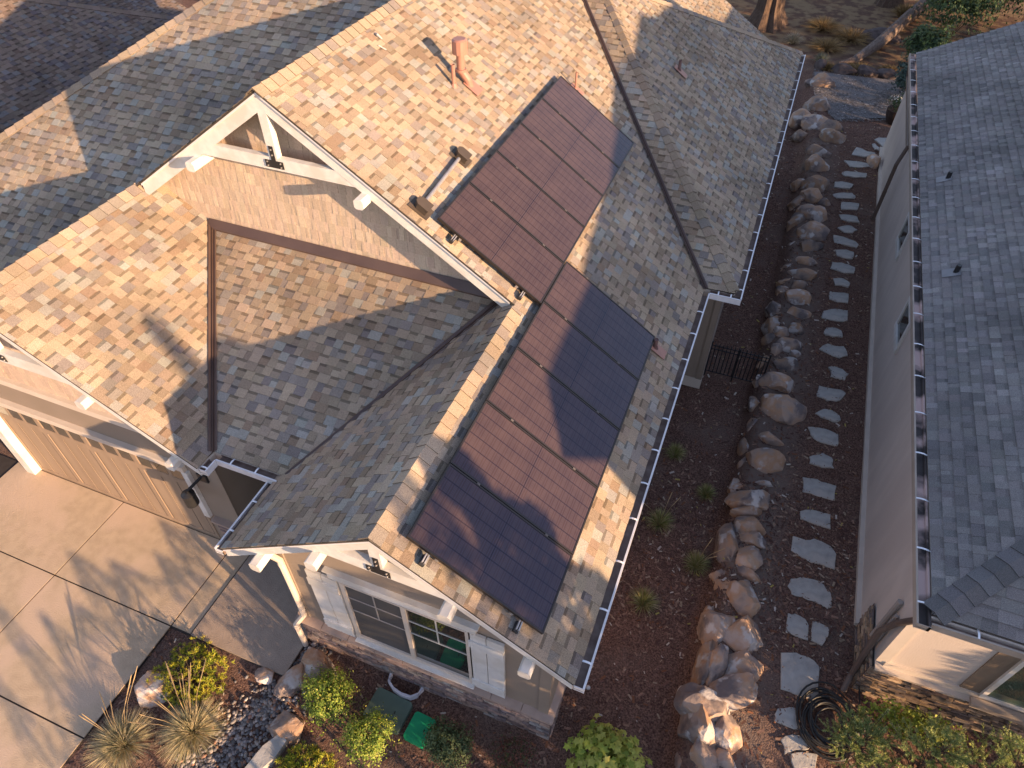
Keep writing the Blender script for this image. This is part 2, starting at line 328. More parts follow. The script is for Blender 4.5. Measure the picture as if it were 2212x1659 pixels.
def caps(parent, p0, p1, n1, n2, pal, sp=.19, wd=.15, name='ridge_cap'):
    """bent cap shingles from the low/near end p0 to p1; n1,n2 = normals of the two planes"""
    p0 = Vector(p0); p1 = Vector(p1); d = (p1 - p0).normalized(); L_ = (p1 - p0).length; m = MB()
    n1 = Vector(n1).normalized(); n2 = Vector(n2).normalized(); up = (n1 + n2).normalized()
    s1 = n1.cross(d).normalized(); s1 = -s1 if s1.dot(n2) > 0 else s1      # points down plane 1
    s2 = n2.cross(d).normalized(); s2 = -s2 if s2.dot(n1) > 0 else s2
    k = 0
    while k * sp < L_:
        a = p0 + d * (k * sp); b = p0 + d * min(L_, (k + 1) * sp + .02); col = pick(pal[:2] + [pal[5 % len(pal)]])
        ha, hb = .034, .018; off = rnd.uniform(-.006, .006); tl = rnd.uniform(-.004, .004)
        A = [a + s1 * (wd + off) + n1 * (ha - .005), a + up * (ha + .012), a + s2 * (wd - off) + n2 * (ha - .005)]
        B = [b + s1 * (wd + off + tl) + n1 * (hb - .005), b + up * (hb + .012), b + s2 * (wd - off + tl) + n2 * (hb - .005)]
        dn = [s1 * 0 - n1 * .022, -up * .022, -n2 * .022]
        m.face([A[0], A[1], B[1], B[0]], col); m.face([A[1], A[2], B[2], B[1]], col)
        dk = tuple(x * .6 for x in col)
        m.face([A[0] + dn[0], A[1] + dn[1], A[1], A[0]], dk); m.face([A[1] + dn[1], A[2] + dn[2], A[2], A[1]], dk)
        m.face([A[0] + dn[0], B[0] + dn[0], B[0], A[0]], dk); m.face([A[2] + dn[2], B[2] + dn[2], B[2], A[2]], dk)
        k += 1
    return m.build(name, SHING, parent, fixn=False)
def gutter(parent, p0, p1, out, wd=.125, ht=.11, mats=None, sp=.55, name='gutter', ends=(True, True), first=.3):
    p0 = Vector(p0); p1 = Vector(p1); d = (p1 - p0).normalized(); out = Vector(out); L_ = (p1 - p0).length; z = V(0, 0, 1)
    mats = mats or [GUTW, GUTIN]; m = MB()
    def Q(s, a, h): return p0 + d * s + out * a + z * h
    def bar(a0, a1, h0, h1, mi, s0=0, s1=None):
        s1 = L_ if s1 is None else s1
        m.hexa([Q(s0, a0, h0), Q(s1, a0, h0), Q(s1, a1, h0), Q(s0, a1, h0)], [Q(s0, a0, h1), Q(s1, a0, h1), Q(s1, a1, h1), Q(s0, a1, h1)], None, mi)
    bar(wd - .008, wd, -ht, 0, 0); bar(wd - .022, wd + .003, -.004, .008, 0)          # outer face, rolled lip
    bar(0, wd - .008, -ht * .66, -ht * .56, 1); bar(.0, .006, -ht + .01, -.01, 1)               # floor, back
    if len(mats) > 2: bar(.006, .03, -ht + .01, -.004, 2)
    for e, s in zip(ends, (0, L_ - .008)):
        if e: bar(0, wd - .008, -ht + .01, 0, 0, s, s + .008)
    o = m.build(name, mats, parent)
    k = 0; s = first; st = MB()
    while s < L_ - .05:
        pts = [Q(s, a, .004 + .014 * math.sin(3.14 * a / wd)) for a in (-.01, wd * .3, wd * .6, wd - .01)]
        hm = MB(); hm.sweep(pts, [[d * -.012 + z * -.002, d * .012 + z * -.002, d * .012 + z * .003, d * -.012 + z * .003]] * 4); h = hm.build('gutter_strap', STRAP, o, local=True)
        s += sp * rnd.uniform(.93, 1.07)
    return o
def valley(parent, p0, p1, n1, n2, wd=.07, name='valley_flashing'):
    p0 = Vector(p0); p1 = Vector(p1); d = (p1 - p0).normalized(); n1 = Vector(n1).normalized(); n2 = Vector(n2).normalized(); up = (n1 + n2).normalized()
    s1 = n1.cross(d).normalized(); s1 = s1 if s1.z > 0 else -s1
    s2 = n2.cross(d).normalized(); s2 = s2 if s2.z > 0 else -s2
    pr = [s1 * wd + n1 * .022, s1 * (wd - .012) + n1 * .03, s1 * .012 + up * .02, up * .045 + s1 * .004, up * .045 + s2 * .004, s2 * .012 + up * .02, s2 * (wd - .012) + n2 * .03, s2 * wd + n2 * .022, -up * .0]
    m = MB(); m.sweep([p0, p1], [pr, pr]); return m.build(name, FLASH, parent)
# ------------------------------------------------------------------ the tan house
HOUSE = thing('house', 'tan craftsman house with brown and tan shingled gable roofs carrying solar panels', 'house', (-6, 8, 0))
def zA(x): return 2.9703 - .68 * x
def zB(x): return 4.875 + .675 * (x + 2.8)
def zC(y): return 3.3 + .43 * (y - 4.315)
def zD(x): return 3.3 - .68 * (x + 6.318)
def zS(y): return 3.30 + .535 * (y - 10.72)
def zR(x): return 3.32 - .68 * (x - .08)
def zF(y): return .687 + .545 * y
def zG(x): return 7.343 + .68 * (x + 6.43)
nA, nB, nC, nF, nS = V(.68, 0, 1), V(-.675, 0, 1), V(0, -.43, 1), V(0, -.545, 1), V(0, -.535, 1)
YF, YB = 3.07, 7.18
def A3(x, y): return (x, y, zA(x))
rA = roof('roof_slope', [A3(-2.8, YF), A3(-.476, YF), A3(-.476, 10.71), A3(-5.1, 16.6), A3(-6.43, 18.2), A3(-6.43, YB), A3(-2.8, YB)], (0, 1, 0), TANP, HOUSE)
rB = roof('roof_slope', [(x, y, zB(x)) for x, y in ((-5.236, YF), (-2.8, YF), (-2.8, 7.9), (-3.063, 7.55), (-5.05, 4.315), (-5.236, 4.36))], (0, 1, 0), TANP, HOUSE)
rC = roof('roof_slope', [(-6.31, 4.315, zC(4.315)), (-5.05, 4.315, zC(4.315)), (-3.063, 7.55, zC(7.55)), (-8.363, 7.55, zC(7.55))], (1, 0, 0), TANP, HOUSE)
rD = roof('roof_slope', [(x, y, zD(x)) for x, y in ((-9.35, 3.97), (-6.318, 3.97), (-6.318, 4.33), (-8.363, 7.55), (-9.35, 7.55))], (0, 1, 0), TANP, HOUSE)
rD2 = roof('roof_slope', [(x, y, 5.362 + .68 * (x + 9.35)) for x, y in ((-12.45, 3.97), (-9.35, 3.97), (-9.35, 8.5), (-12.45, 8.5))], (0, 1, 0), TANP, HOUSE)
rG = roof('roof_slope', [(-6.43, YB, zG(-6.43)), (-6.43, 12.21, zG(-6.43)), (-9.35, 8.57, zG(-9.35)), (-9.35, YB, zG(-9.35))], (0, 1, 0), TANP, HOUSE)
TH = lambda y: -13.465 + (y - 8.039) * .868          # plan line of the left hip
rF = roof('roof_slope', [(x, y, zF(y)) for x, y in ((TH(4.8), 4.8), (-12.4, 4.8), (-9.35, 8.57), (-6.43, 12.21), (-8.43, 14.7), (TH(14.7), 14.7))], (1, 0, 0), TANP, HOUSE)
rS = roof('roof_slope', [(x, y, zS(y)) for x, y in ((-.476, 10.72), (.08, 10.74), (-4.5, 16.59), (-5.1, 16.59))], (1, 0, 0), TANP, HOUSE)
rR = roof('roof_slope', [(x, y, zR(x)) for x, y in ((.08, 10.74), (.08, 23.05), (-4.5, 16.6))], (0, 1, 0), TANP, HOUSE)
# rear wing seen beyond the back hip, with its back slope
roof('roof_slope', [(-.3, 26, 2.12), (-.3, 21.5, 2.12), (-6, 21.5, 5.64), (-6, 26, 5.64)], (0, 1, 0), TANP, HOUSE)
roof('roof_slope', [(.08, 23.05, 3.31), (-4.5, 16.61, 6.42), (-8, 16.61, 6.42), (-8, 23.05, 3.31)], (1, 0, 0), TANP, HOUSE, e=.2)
# hidden left slope of the left wing
lw = MB(); lw.face([(TH(4.8), 4.8, zF(4.8)), (TH(14.7), 14.7, zF(14.7)), (TH(14.7), 20, zF(14.7)), (TH(4.8) , 20, 3.3)]); lw.face([(TH(14.7), 14.7, zF(14.7)), (-8.43, 14.7, zF(14.7)), (-6.43, 18.2, 7.3), (TH(14.7), 20, 6)])
lw.build('rear_roof_slope', SHING, HOUSE); 
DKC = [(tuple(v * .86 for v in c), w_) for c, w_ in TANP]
# ridge and hip caps
nD2 = V(-.68, 0, 1)
caps(rA, (-2.8, YF, 4.875), (-2.8, 7.12, 4.875), nA, nB, TANP)
caps(rA, (-6.43, YB - .03, 7.343), (-6.43, 13, 7.343), nA, nD2, TANP)
caps(rD, (-9.35, 3.95, 5.362), (-9.35, 7.3, 5.362), nA, nD2, TANP)
caps(rF, (TH(5.5), 5.5, zF(5.5)), (TH(14.6), 14.6, zF(14.6)), nF, V(-.62, 0, 1), TANP, sp=.21)
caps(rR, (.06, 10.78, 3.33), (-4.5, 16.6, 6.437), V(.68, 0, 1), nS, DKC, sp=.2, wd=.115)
caps(rR, (.06, 23.0, 3.33), (-4.5, 16.6, 6.437), V(.68, 0, 1), V(0, .48, 1), TANP, sp=.2, wd=.12)
# valleys and wall flashing
valley(HOUSE, (-6.31, 4.30, 3.30), (-8.36, 7.53, 4.69), nC, nA, .075)
valley(HOUSE, (-5.03, 4.30, 3.32), (-3.065, 7.52, 4.69), nC, nB, .075)
valley(HOUSE, (-.455, 10.68, 3.30), (-5.1, 16.6, 6.44), nA, nS, .06)
m = MB(); m.hexa([(-8.38, 7.42, zC(7.42) + .015), (-3.06, 7.42, zC(7.42) + .015), (-3.06, 7.56, zC(7.56) + .015), (-8.38, 7.56, zC(7.56) + .015)], [(-8.38, 7.42, zC(7.42) + .04), (-3.06, 7.42, zC(7.42) + .04), (-3.06, 7.52, zC(7.52) + .12), (-8.38, 7.52, zC(7.52) + .12)])
m.build('wall_flashing', FLASH, HOUSE)
# walls
def prism(pts, y0, y1, col=None):
    m = MB(); n = len(pts); m.face([(x, y0, z) for x, z in pts]); m.face([(x, y1, z) for x, z in pts][::-1])
    for i in range(n):
        a = pts[i]; b = pts[(i + 1) % n]; m.face([(a[0], y0, a[1]), (b[0], y0, b[1]), (b[0], y1, b[1]), (a[0], y1, a[1])])
    return m
prism([(-4.88, 0), (-.84, 0), (-.84, 3.44), (-2.8, 4.78), (-4.88, 3.38)], 3.52, 6.2).build('front_wall', TAN, HOUSE)
prism([(-4.3, 0), (-.845, 0), (-.845, 3.43), (-2.8, 4.76), (-4.3, 3.38)], 6.2, 11.7).build('side_wall', TAN, HOUSE)
prism([(-12.1, 0), (-6.75, 0), (-6.75, 3.52), (-9.35, 5.27), (-12.1, 3.4)], 4.5, 7.7).build('garage_wall', TAN, HOUSE)
prism([(-6.76, 0), (-4.2, 0), (-4.2, 3.2), (-6.76, 3.2)], 7.0, 7.6).build('porch_wall', TAN, HOUSE)
prism([(-5.2, 0), (-.14, 0), (-.14, 3.3), (-5.2, 3.3)], 11.6, 22.4).build('side_wall', TAN, HOUSE)
prism([(-15.8, 0), (-9, 0), (-9, 3.2), (-15.8, 3.2)], 8.2, 19).build('rear_wall', TAN, HOUSE)
m = MB(); m.box(-.86, -.10, 11.56, 11.6, .0, .26); m.build('foundation', CREAM, HOUSE); m = MB(); m.box(-.14, -.10, 11.601, 22.4, 0, .2); m.build('foundation', CONC2, HOUSE)
m = MB(); m.box(-.24, -.115, 11.575, 11.6, .26, 3.2); m.build('corner_trim', TAN, HOUSE)
# shake covered gable wall
m, _ = tabs([(-9.3, 7.55, 5.3), (-9.3, 7.55, 4.3), (-2.75, 7.55, 4.3), (-2.75, 7.55, 4.78), (-6.43, 7.55, 7.27)], (1, 0, 0), [((.47, .37, .29), 3), ((.44, .35, .27), 3), ((.50, .40, .31), 2)], e=.19, wr=(.02, .13), th=(.006, .011), bands=False)
o = m.build('gable_wall', SHAKE, HOUSE, fixn=False); d = MB(); d.face([(-9.3, 7.56, 5.3), (-9.3, 7.56, 4.2), (-2.75, 7.56, 4.2), (-2.75, 7.56, 4.78), (-6.43, 7.56, 7.27)]); d.build('sheathing', TAN, o, local=True)
# vertical grain battens on the shakes
m, _ = tabs([(-12.1, 4.5, 3.4), (-12.1, 4.5, 2.97), (-6.9, 4.5, 2.97), (-6.9, 4.5, 3.55), (-9.35, 4.5, 5.2)], (1, 0, 0), [((.52, .40, .31), 3), ((.49, .375, .29), 3)], e=.19, wr=(.05, .2), th=(.012, .016), bands=False)
m.build('garage_gable_wall', SHAKE, HOUSE, fixn=False)
# rake boards
def rake(x0, z0, x1, z1, y, h=.24, t=.045, name='rake_board', mt=None, cut0=0, cut1=0):
    m = MB(); m.hexa([(x0, y, z0 - h), (x1, y, z1 - h), (x1, y + t, z1 - h), (x0, y + t, z0 - h)], [(x0, y, z0), (x1, y, z1), (x1, y + t, z1), (x0, y + t, z0)])
    o = m.build(name, mt or WHITE, HOUSE)
    m = MB(); m.hexa([(x0, y - .022, z0 - .045), (x1, y - .022, z1 - .045), (x1, y - .001, z1 - .045), (x0, y - .001, z0 - .045)], [(x0, y - .022, z0 + .004), (x1, y - .022, z1 + .004), (x1, y + .02, z1 + .004), (x0, y + .02, z0 + .004)])
    m.build('drip_edge', GUTW, o, local=True); return o
k = -.02
rake(-9.2, zG(-9.2) + k, -6.43, 7.343 + k, YB + .025, .25); rake(-6.43, 7.343 + k, -2.88, zA(-2.88) + k, YB + .025, .25)
rake(-5.22, zB(-5.22) + k, -2.8, 4.875 + k, YF + .025, .20); rake(-2.8, 4.875 + k, -.50, zA(-.50) + k, YF + .025, .20)
rake(-12.4, 5.362 - .68 * 3.05 + k, -9.35, 5.362 + k, 3.995, .20); rake(-9.35, 5.362 + k, -6.34, zD(-6.34) + k, 3.995, .20)
# gable trusses
def truss(xp, zp, zt, zb, y, name='gable_truss', sl=.68, tie=True):
    hl = (zp - .22 - zt) / sl + .06
    m = MB(); m.hexa([(xp - hl - (zt - zb) / sl, y, zb), (xp + hl + (zt - zb) / sl, y, zb), (xp + hl + (zt - zb) / sl, y + .09, zb), (xp - hl - (zt - zb) / sl, y + .09, zb)], [(xp - hl, y, zt), (xp + hl, y, zt), (xp + hl, y + .09, zt), (xp - hl, y + .09, zt)])
    m.box(xp - .07, xp + .07, y - .004, y + .10, zt, zp - .2)
    o = m.build(name, WHITE, HOUSE)
    m = MB(); y1 = y - .006; hh = (zt + zb) / 2
    m.box(xp - .15, xp + .15, y1 - .008, y1, hh - .055, hh + .055); m.box(xp - .035, xp + .035, y1 - .008, y1, hh + .055, hh + .27)
    pl = m.build('truss_plate', BLACK, o, local=True)
    for dx, dz in ((-.11, .03), (-.11, -.03), (.11, .03), (.11, -.03), (0, .14), (0, .22)):
        b = MB(); b.tube([(xp + dx, y1 - .006, hh + dz), (xp + dx, y1 - .02, hh + dz)], .012, 6); b.build('bolt', STEEL, o, local=True)
    return o
truss(-6.43, 7.343, 6.39, 6.20, YB + .03); truss(-2.8, 4.875, 4.30, 4.11, YF + .03); truss(-9.35, 5.362, 4.5, 4.28, 4.0)
# lookout beams under the rakes
def bracket(x, z, y0, y1, w_=.15):
    m = MB(); m.beam((x, y0, z), (x, y1, z), w_, w_, ch=.028); m.build('lookout_beam', WHITE, HOUSE)
for x in (-1.02, -1.95): bracket(x, zA(x) - .30, YF - .13, 3.52)
for x in (-3.62, -4.58): bracket(x, zB(x) - .30, YF - .13, 3.52)
bracket(-5.02, zA(-5.02) - .32, YB - .16, 7.55); bracket(-7.84, zG(-7.84) - .32, YB - .16, 7.55)
bracket(-7.9, zD(-7.9) - .3, 3.86, 4.5); bracket(-6.72, zD(-6.72) - .3, 3.86, 4.5)
# shadow boards and soffits
m = MB(); m.hexa([(-.845, 3.5, 3.1), (-.845, 11.0, 3.1), (-.50, 11.0, 3.16), (-.50, 3.1, 3.16)], [(-.845, 3.5, 3.12), (-.845, 11.0, 3.12), (-.50, 11.0, 3.18), (-.50, 3.1, 3.18)]); m.build('soffit', SOFF, HOUSE)
for b in ((-.50, -.485, YF + .03, 10.7, 3.10, 3.27), (.06, .075, 10.75, 23.0, 3.12, 3.28), (-.48, .07, 10.735, 10.75, 3.1, 3.27), (-6.31, -5.1, 4.32, 4.335, 3.12, 3.27), (-6.325, -6.31, 4.0, 4.32, 3.12, 3.27), (-5.235, -5.22, YF + .03, 4.33, 3.03, 3.19)):
    m = MB(); m.box(*b); m.build('eave_fascia', CREAM, HOUSE)
# gutters
gutter(HOUSE, (-.480, YF - .005, 3.285), (-.480, 10.60, 3.285), (1, 0, 0), ends=(True, False), sp=.66)
gutter(HOUSE, (-.36, 10.73, 3.285), (.20, 10.73, 3.285), (0, -1, 0), ends=(False, False), sp=.22, first=.15)
gutter(HOUSE, (.078, 10.61, 3.285), (.078, 23.0, 3.285), (1, 0, 0), ends=(False, True), sp=.66)
gutter(HOUSE, (-6.315, 3.985, 3.275), (-6.315, 4.20, 3.275), (1, 0, 0), ends=(True, False), sp=.13, first=.05)
gutter(HOUSE, (-6.20, 4.325, 3.275), (-5.12, 4.325, 3.275), (0, -1, 0), ends=(False, False), sp=.42, first=.25)
gutter(HOUSE, (-5.232, YF - .005, 3.175), (-5.232, 4.30, 3.175), (-1, 0, 0), ends=(True, False), sp=.5)
# window with shutters on the front gable
wy = 3.52
win = MB(); x0, x1, z0, z1 = -3.83, -1.99, 1.05, 2.57
for a in ((x0 - .04, x0 + .03, z0, z1), (x1 - .03, x1 + .04, z0, z1), (x0 - .04, x1 + .04, z1, z1 + .03), (x0 - .06, x1 + .06, z0 - .10, z0), (-2.95, -2.88, z0, z1)):
    win.box(a[0], a[1], wy - .05, wy, a[2], a[3])
W1 = win.build('window', CREAM, HOUSE)
g = MB(); g.box(-2.88, x1 - .03, wy - .022, wy - .004, z0, z1); g.build('pane', GLASS, W1, local=True)
g = MB(); g.box(x0 + .03, -2.95, wy - .024, wy - .004, z0, z1); g.build('insect_screen', SCREEN, W1, local=True)
MUNT = mat('muntin_white', (.55, .53, .48), None, 3, .6)
for a, b, mt in ((-2.88, x1 - .03, MUNT), (x0 + .03, -2.95, TRIMG)):
    g = MB(); y_ = wy - .032; g.box(a, b, y_, y_ + .008, 2.19, 2.21); g.box(a, b, y_, y_ + .008, 1.83, 1.85); g.box((a + b) / 2 - .01, (a + b) / 2 + .01, y_ + .001, y_ + .009, 1.85, z1); g.build('muntins', mt, W1, local=True)
m = MB(); m.box(-4.02, -1.86, wy - .055, wy, 2.63, 2.80); m.box(-4.06, -1.82, wy - .08, wy, 2.80, 2.835); m.build('window_header', WHITE, HOUSE); m = MB(); m.box(-3.88, -1.94, wy - .11, wy, .92, .949); m.build('window_sill', WHITE, HOUSE)
def shutter(xa, xb):
    m = MB(); z0, z1 = .90, 2.60; mid = (xa + xb) / 2
    for a, b in ((xa, mid - .006), (mid + .006, xb)): m.box(a, b, wy - .05, wy - .012, z0, z1)
    for zz in (1.03, 1.3 - .04, 2.28): pass
    m.box(xa, xb, wy - .072, wy - .052, z0 + .12, z0 + .30); m.box(xa, xb, wy - .072, wy - .052, z1 - .36, z1 - .18)
    o = m.build('shutter', WHITE, HOUSE)
shutter(-4.40, -3.91); shutter(-1.97, -1.48)
for a_, b_ in ((-.99, -.84), (-4.88, -4.74)): m = MB(); m.box(a_, b_, wy - .02, wy, .85, 3.3); m.build('corner_trim', TAN, HOUSE)
# stone veneer
STC = [((.29, .20, .165), 4), ((.35, .25, .20), 3), ((.22, .16, .145), 3), ((.40, .29, .22), 2), ((.18, .14, .135), 2), ((.30, .27, .25), 1.5)]
def ledgestone(o, u, n, width, z0, z1, parent, pal=STC, hr=(.035, .085), wr=(.09, .34), dp=(.01, .05), name='stone_veneer', topf=None):
    o = Vector(o); u = Vector(u); n = Vector(n); m = MB(); z = z0
    while z < z1 - .01:
        h = min(rnd.uniform(*hr), z1 - z); a = -rnd.random() * .1
        while a < width:
            w_ = rnd.uniform(*wr); b = min(a + w_, width); a2 = max(a, 0)
            if b > a2 + .01:
                d = rnd.uniform(*dp); t = rnd.uniform(-.008, .008); c = pick(pal); g_ = .004
                bt = [o + u * (a2 + g_) + V(0, 0, z + g_), o + u * (b - g_) + V(0, 0, z + g_), o + u * (b - g_) + n * (d + t) + V(0, 0, z + g_), o + u * (a2 + g_) + n * d + V(0, 0, z + g_)]
                tp = [p + V(0, 0, h - 2 * g_ + rnd.uniform(-.004, .004)) for p in bt]; tp[2] = tp[2] - n * rnd.uniform(0, .012); tp[3] = tp[3] - n * rnd.uniform(0, .012)
                m.hexa(bt, tp, c)
            a += w_
        z += h
    bk = o; m.hexa([o + V(0, 0, z0), o + u * width + V(0, 0, z0), o + u * width + n * .006 + V(0, 0, z0), o + n * .006 + V(0, 0, z0)], [o + V(0, 0, z1), o + u * width + V(0, 0, z1), o + u * width + n * .006 + V(0, 0, z1), o + n * .006 + V(0, 0, z1)], (.08, .06, .05))
    return m.build(name, STONEV, parent)
ledgestone((-4.93, 3.49, 0), (1, 0, 0), (0, -1, 0), 4.15, -.05, .80, HOUSE)
ledgestone((-.81, 3.46, 0), (0, 1, 0), (1, 0, 0), .9, -.05, .80, HOUSE)
ledgestone((-7.3, 4.47, 0), (1, 0, 0), (0, -1, 0), .58, 0, .8, HOUSE); ledgestone((-6.74, 4.45, 0), (0, 1, 0), (1, 0, 0), 2.5, 0, .8, HOUSE)
ledgestone((-4.90, 3.49, 0), (0, 1, 0), (-1, 0, 0), 2.7, -.05, .8, HOUSE)
m = MB()
for k_ in range(9):
    a = -4.97 + k_ * .47; b = min(a + .462, -.74); m.hexa([(a, 3.40, .80), (b, 3.40, .80), (b, 3.53, .80), (a, 3.53, .80)], [(a, 3.405, .835), (b, 3.405, .835), (b, 3.53, .87), (a, 3.53, .87)])
m.hexa([(-.84, 3.55, .80), (-.74, 3.40, .80), (-.74, 4.4, .80), (-.84, 4.4, .80)], [(-.84, 3.55, .87), (-.745, 3.41, .835), (-.745, 4.4, .835), (-.84, 4.4, .87)])
m.build('stone_ledge', LEDGE, HOUSE); m = MB(); m.box(-7.34, -6.66, 4.38, 4.52, .80, .85); m.box(-6.75, -6.66, 4.52, 6.9, .80, .85)
m.build('stone_ledge', LEDGE, HOUSE)
# side downspout
pts = [(-4.80, 3.30, 3.02), (-4.80, 3.38, 2.86), (-4.80, 3.47, 2.60), (-4.80, 3.47, 1.15), (-4.80, 3.46, 1.0), (-4.93, 3.36, .78), (-4.93, 3.36, .05)]
m = MB(); m.tube(pts, .046, 8); ds = m.build('downspout', CREAM, HOUSE)
for z in (2.5, 1.2, .72):
    m = MB(); c = (-4.80, 3.47, z) if z > 1 else (-4.93, 3.36, z); m.tube([(c[0], c[1], z - .02), (c[0], c[1], z + .02)], .052, 8); m.build('downspout_band', CREAM, ds, local=True)
# garage front: trims, door, posts, lamp
gy = 4.5
m = MB(); m.box(-12.1, -6.75, gy - .06, gy, 2.83, 2.99); m.box(-12.1, -6.75, gy - .085, gy, 2.985, 3.01); m.build('belly_band', CREAM, HOUSE)
m = MB(); m.box(-12.0, -7.42, gy - .07, gy, 2.10, 2.24); m.box(-12.02, -7.40, gy - .09, gy, 2.235, 2.26); m.build('door_header_trim', CREAM, HOUSE)
m = MB(); m.box(-12.05, -11.83, gy - .17, gy, 0, 2.1); m.build('door_side_trim', WHITE, HOUSE)
m = MB(); m.box(-7.50, -7.38, gy - .07, gy, .0 + .85, 2.10); m.build('door_side_trim', WHITE, HOUSE)
m = MB(); m.box(-11.83, -7.50, gy + .0 - .012, gy, 0, 2.1)
GRV = MB(); dx0, dx1 = -11.83, -7.5; gw = (dx1 - dx0) / 4
for i in range(5): m.box(dx0 + i * gw - .05 * (0 < i < 4) - (.06 if i == 4 else 0), dx0 + i * gw + .05 * (0 < i < 4) + (.06 if i == 0 else 0), gy - .021, gy - .012, 0, 2.1)
for i in range(4):
    a = dx0 + i * gw + .05; b = dx0 + (i + 1) * gw - .05
    m.box(a, b, gy - .022, gy - .012, 2.0, 2.1); m.box(a, b, gy - .022, gy - .012, 1.60, 1.75); m.box(a, b, gy - .022, gy - .012, 0, .14)
    for j in (1, 2):
        xx = a + (b - a) * j / 3; m.box(xx - .035, xx + .035, gy - .019, gy - .012, .14, 2.0)
    GR = MB()
    for j in range(3):
        p0_ = a + (b - a) * j / 3 + .035; p1_ = a + (b - a) * (j + 1) / 3 - .035
        for q_ in (p0_ + .004, p1_ - .004): GRV.box(q_ - .004, q_ + .004, gy - .0135, gy - .0125, .14, 1.6)
DR = m.build('garage_door', DOORC, HOUSE); GRV.build('panel_grooves', JOINT, DR, local=True)
for i in range(4):
    a = dx0 + i * gw + .05; b = dx0 + (i + 1) * gw - .05
    for j in range(3):
        c = a + (b - a) * j / 3 + .04; e = a + (b - a) * (j + 1) / 3 - .04
        g = MB(); g.box(c, e, gy - .018, gy - .0125, 1.76, 1.99); g.build('door_window', GLASS, DR, local=True)
lp = MB(); lp.tube([(-7.20, 4.18, 1.72), (-7.20, 4.18, 1.98)], .105, 20); lp.tube([(-7.20, 4.18, 1.98), (-7.20, 4.18, 2.02)], [.105, .03], 20)
lp.beam((-7.2, 4.18, 2.03), (-7.12, 4.48, 2.1), .04, .03); lp.box(-7.2, -7.02, 4.46, 4.5, 1.98, 2.16); lp.build('wall_lamp', BLACK, HOUSE)
m = MB(); m.box(-6.90, -6.73, gy - .02, gy, .85, 3.2); m.build('corner_trim', TAN, HOUSE)
# porch door and step inside the recess
m = MB(); m.box(-6.3, -5.2, 6.95, 7.0, .1, 2.2); m.build('porch_door', mat('dark_brown_door', (.06, .035, .025), None, 4, .5), HOUSE)
# roof vents
def pipe(x, y, h, r, mt, zf, name='vent_pipe', plate=True):
    m = MB(); z = zf(x); m.tube([(x, y, z - .03), (x, y, z + h)], [r * 1.0, r], 14, caps=False); m.tube([(x, y, z + h - .015), (x, y, z + h - .014)], r * .93, 14)
    m.tube([(x, y, z - .02), (x, y, z + .05)], [r * 1.9, r * 1.25], 14, caps=False)
    o = m.build(name, mt, HOUSE, smooth=False)
    if plate:
        p = MB(); a = .065 + r
        q = [(x + dx, y + dy, zf(x + dx) + .036) for dx, dy in ((-a, -a), (a * 1.9, -a), (a * 1.9, a), (-a, a))]; p.hexa(q, [(c[0], c[1], c[2] + .008) for c in q]); p.build('vent_flashing', SALMON, o, local=True)
pipe(-3.79, 12.88, .335, .02, SALMON, zA, plate=True); pipe(-5.08, 10.27, .34, .034, SALMON, zA, plate=False)
m = MB(); z = zA(-4.93); m.tube([(-4.93, 10.57, z - .05), (-4.96, 10.55, z + .12), (-5.05, 10.50, z + .28)], .07, 18); m.tube([(-5.05, 10.50, z + .26), (-5.05, 10.50, z + .30)], .092, 18); m.tube([(-5.05, 10.50, z + .30), (-5.05, 10.50, z + .60)], .066, 18)
fl = m.build('flue_pipe', SALMON, HOUSE)
m = MB(); m.tube([(-5.05, 10.50, z + .54), (-5.05, 10.50, z + .74)], .125, 12); m.tube([(-5.05, 10.50, z + .741), (-5.05, 10.50, z + .765)], [.125, .10], 20); m.build('flue_cap', SALMON, fl, local=True)
p = MB(); q = [(x, y, zA(x) + .036) for x, y in ((-5.0, 10.46), (-4.75, 10.46), (-4.75, 10.72), (-5.0, 10.72))]; p.hexa(q, [(c[0], c[1], c[2] + .008) for c in q]); p.build('vent_flashing', SALMON, fl, local=True)
pipe(-2.36, 15.99, .24, .034, DARKP, zR); pipe(-.90, 8.46, .20, .034, DARKP, zA)
m = MB(); m.tube([(-6.2, 9.9, zA(-6.2) + .02), (-6.15, 9.86, zA(-6.15) + .06), (-6.1, 9.9, zA(-6.1) + .02)], .018, 6); m.tube([(-6.05, 9.7, zA(-6.05) + .03), (-5.95, 9.75, zA(-5.95) + .03)], .012, 5); m.build('roof_bracket', STEEL, HOUSE)

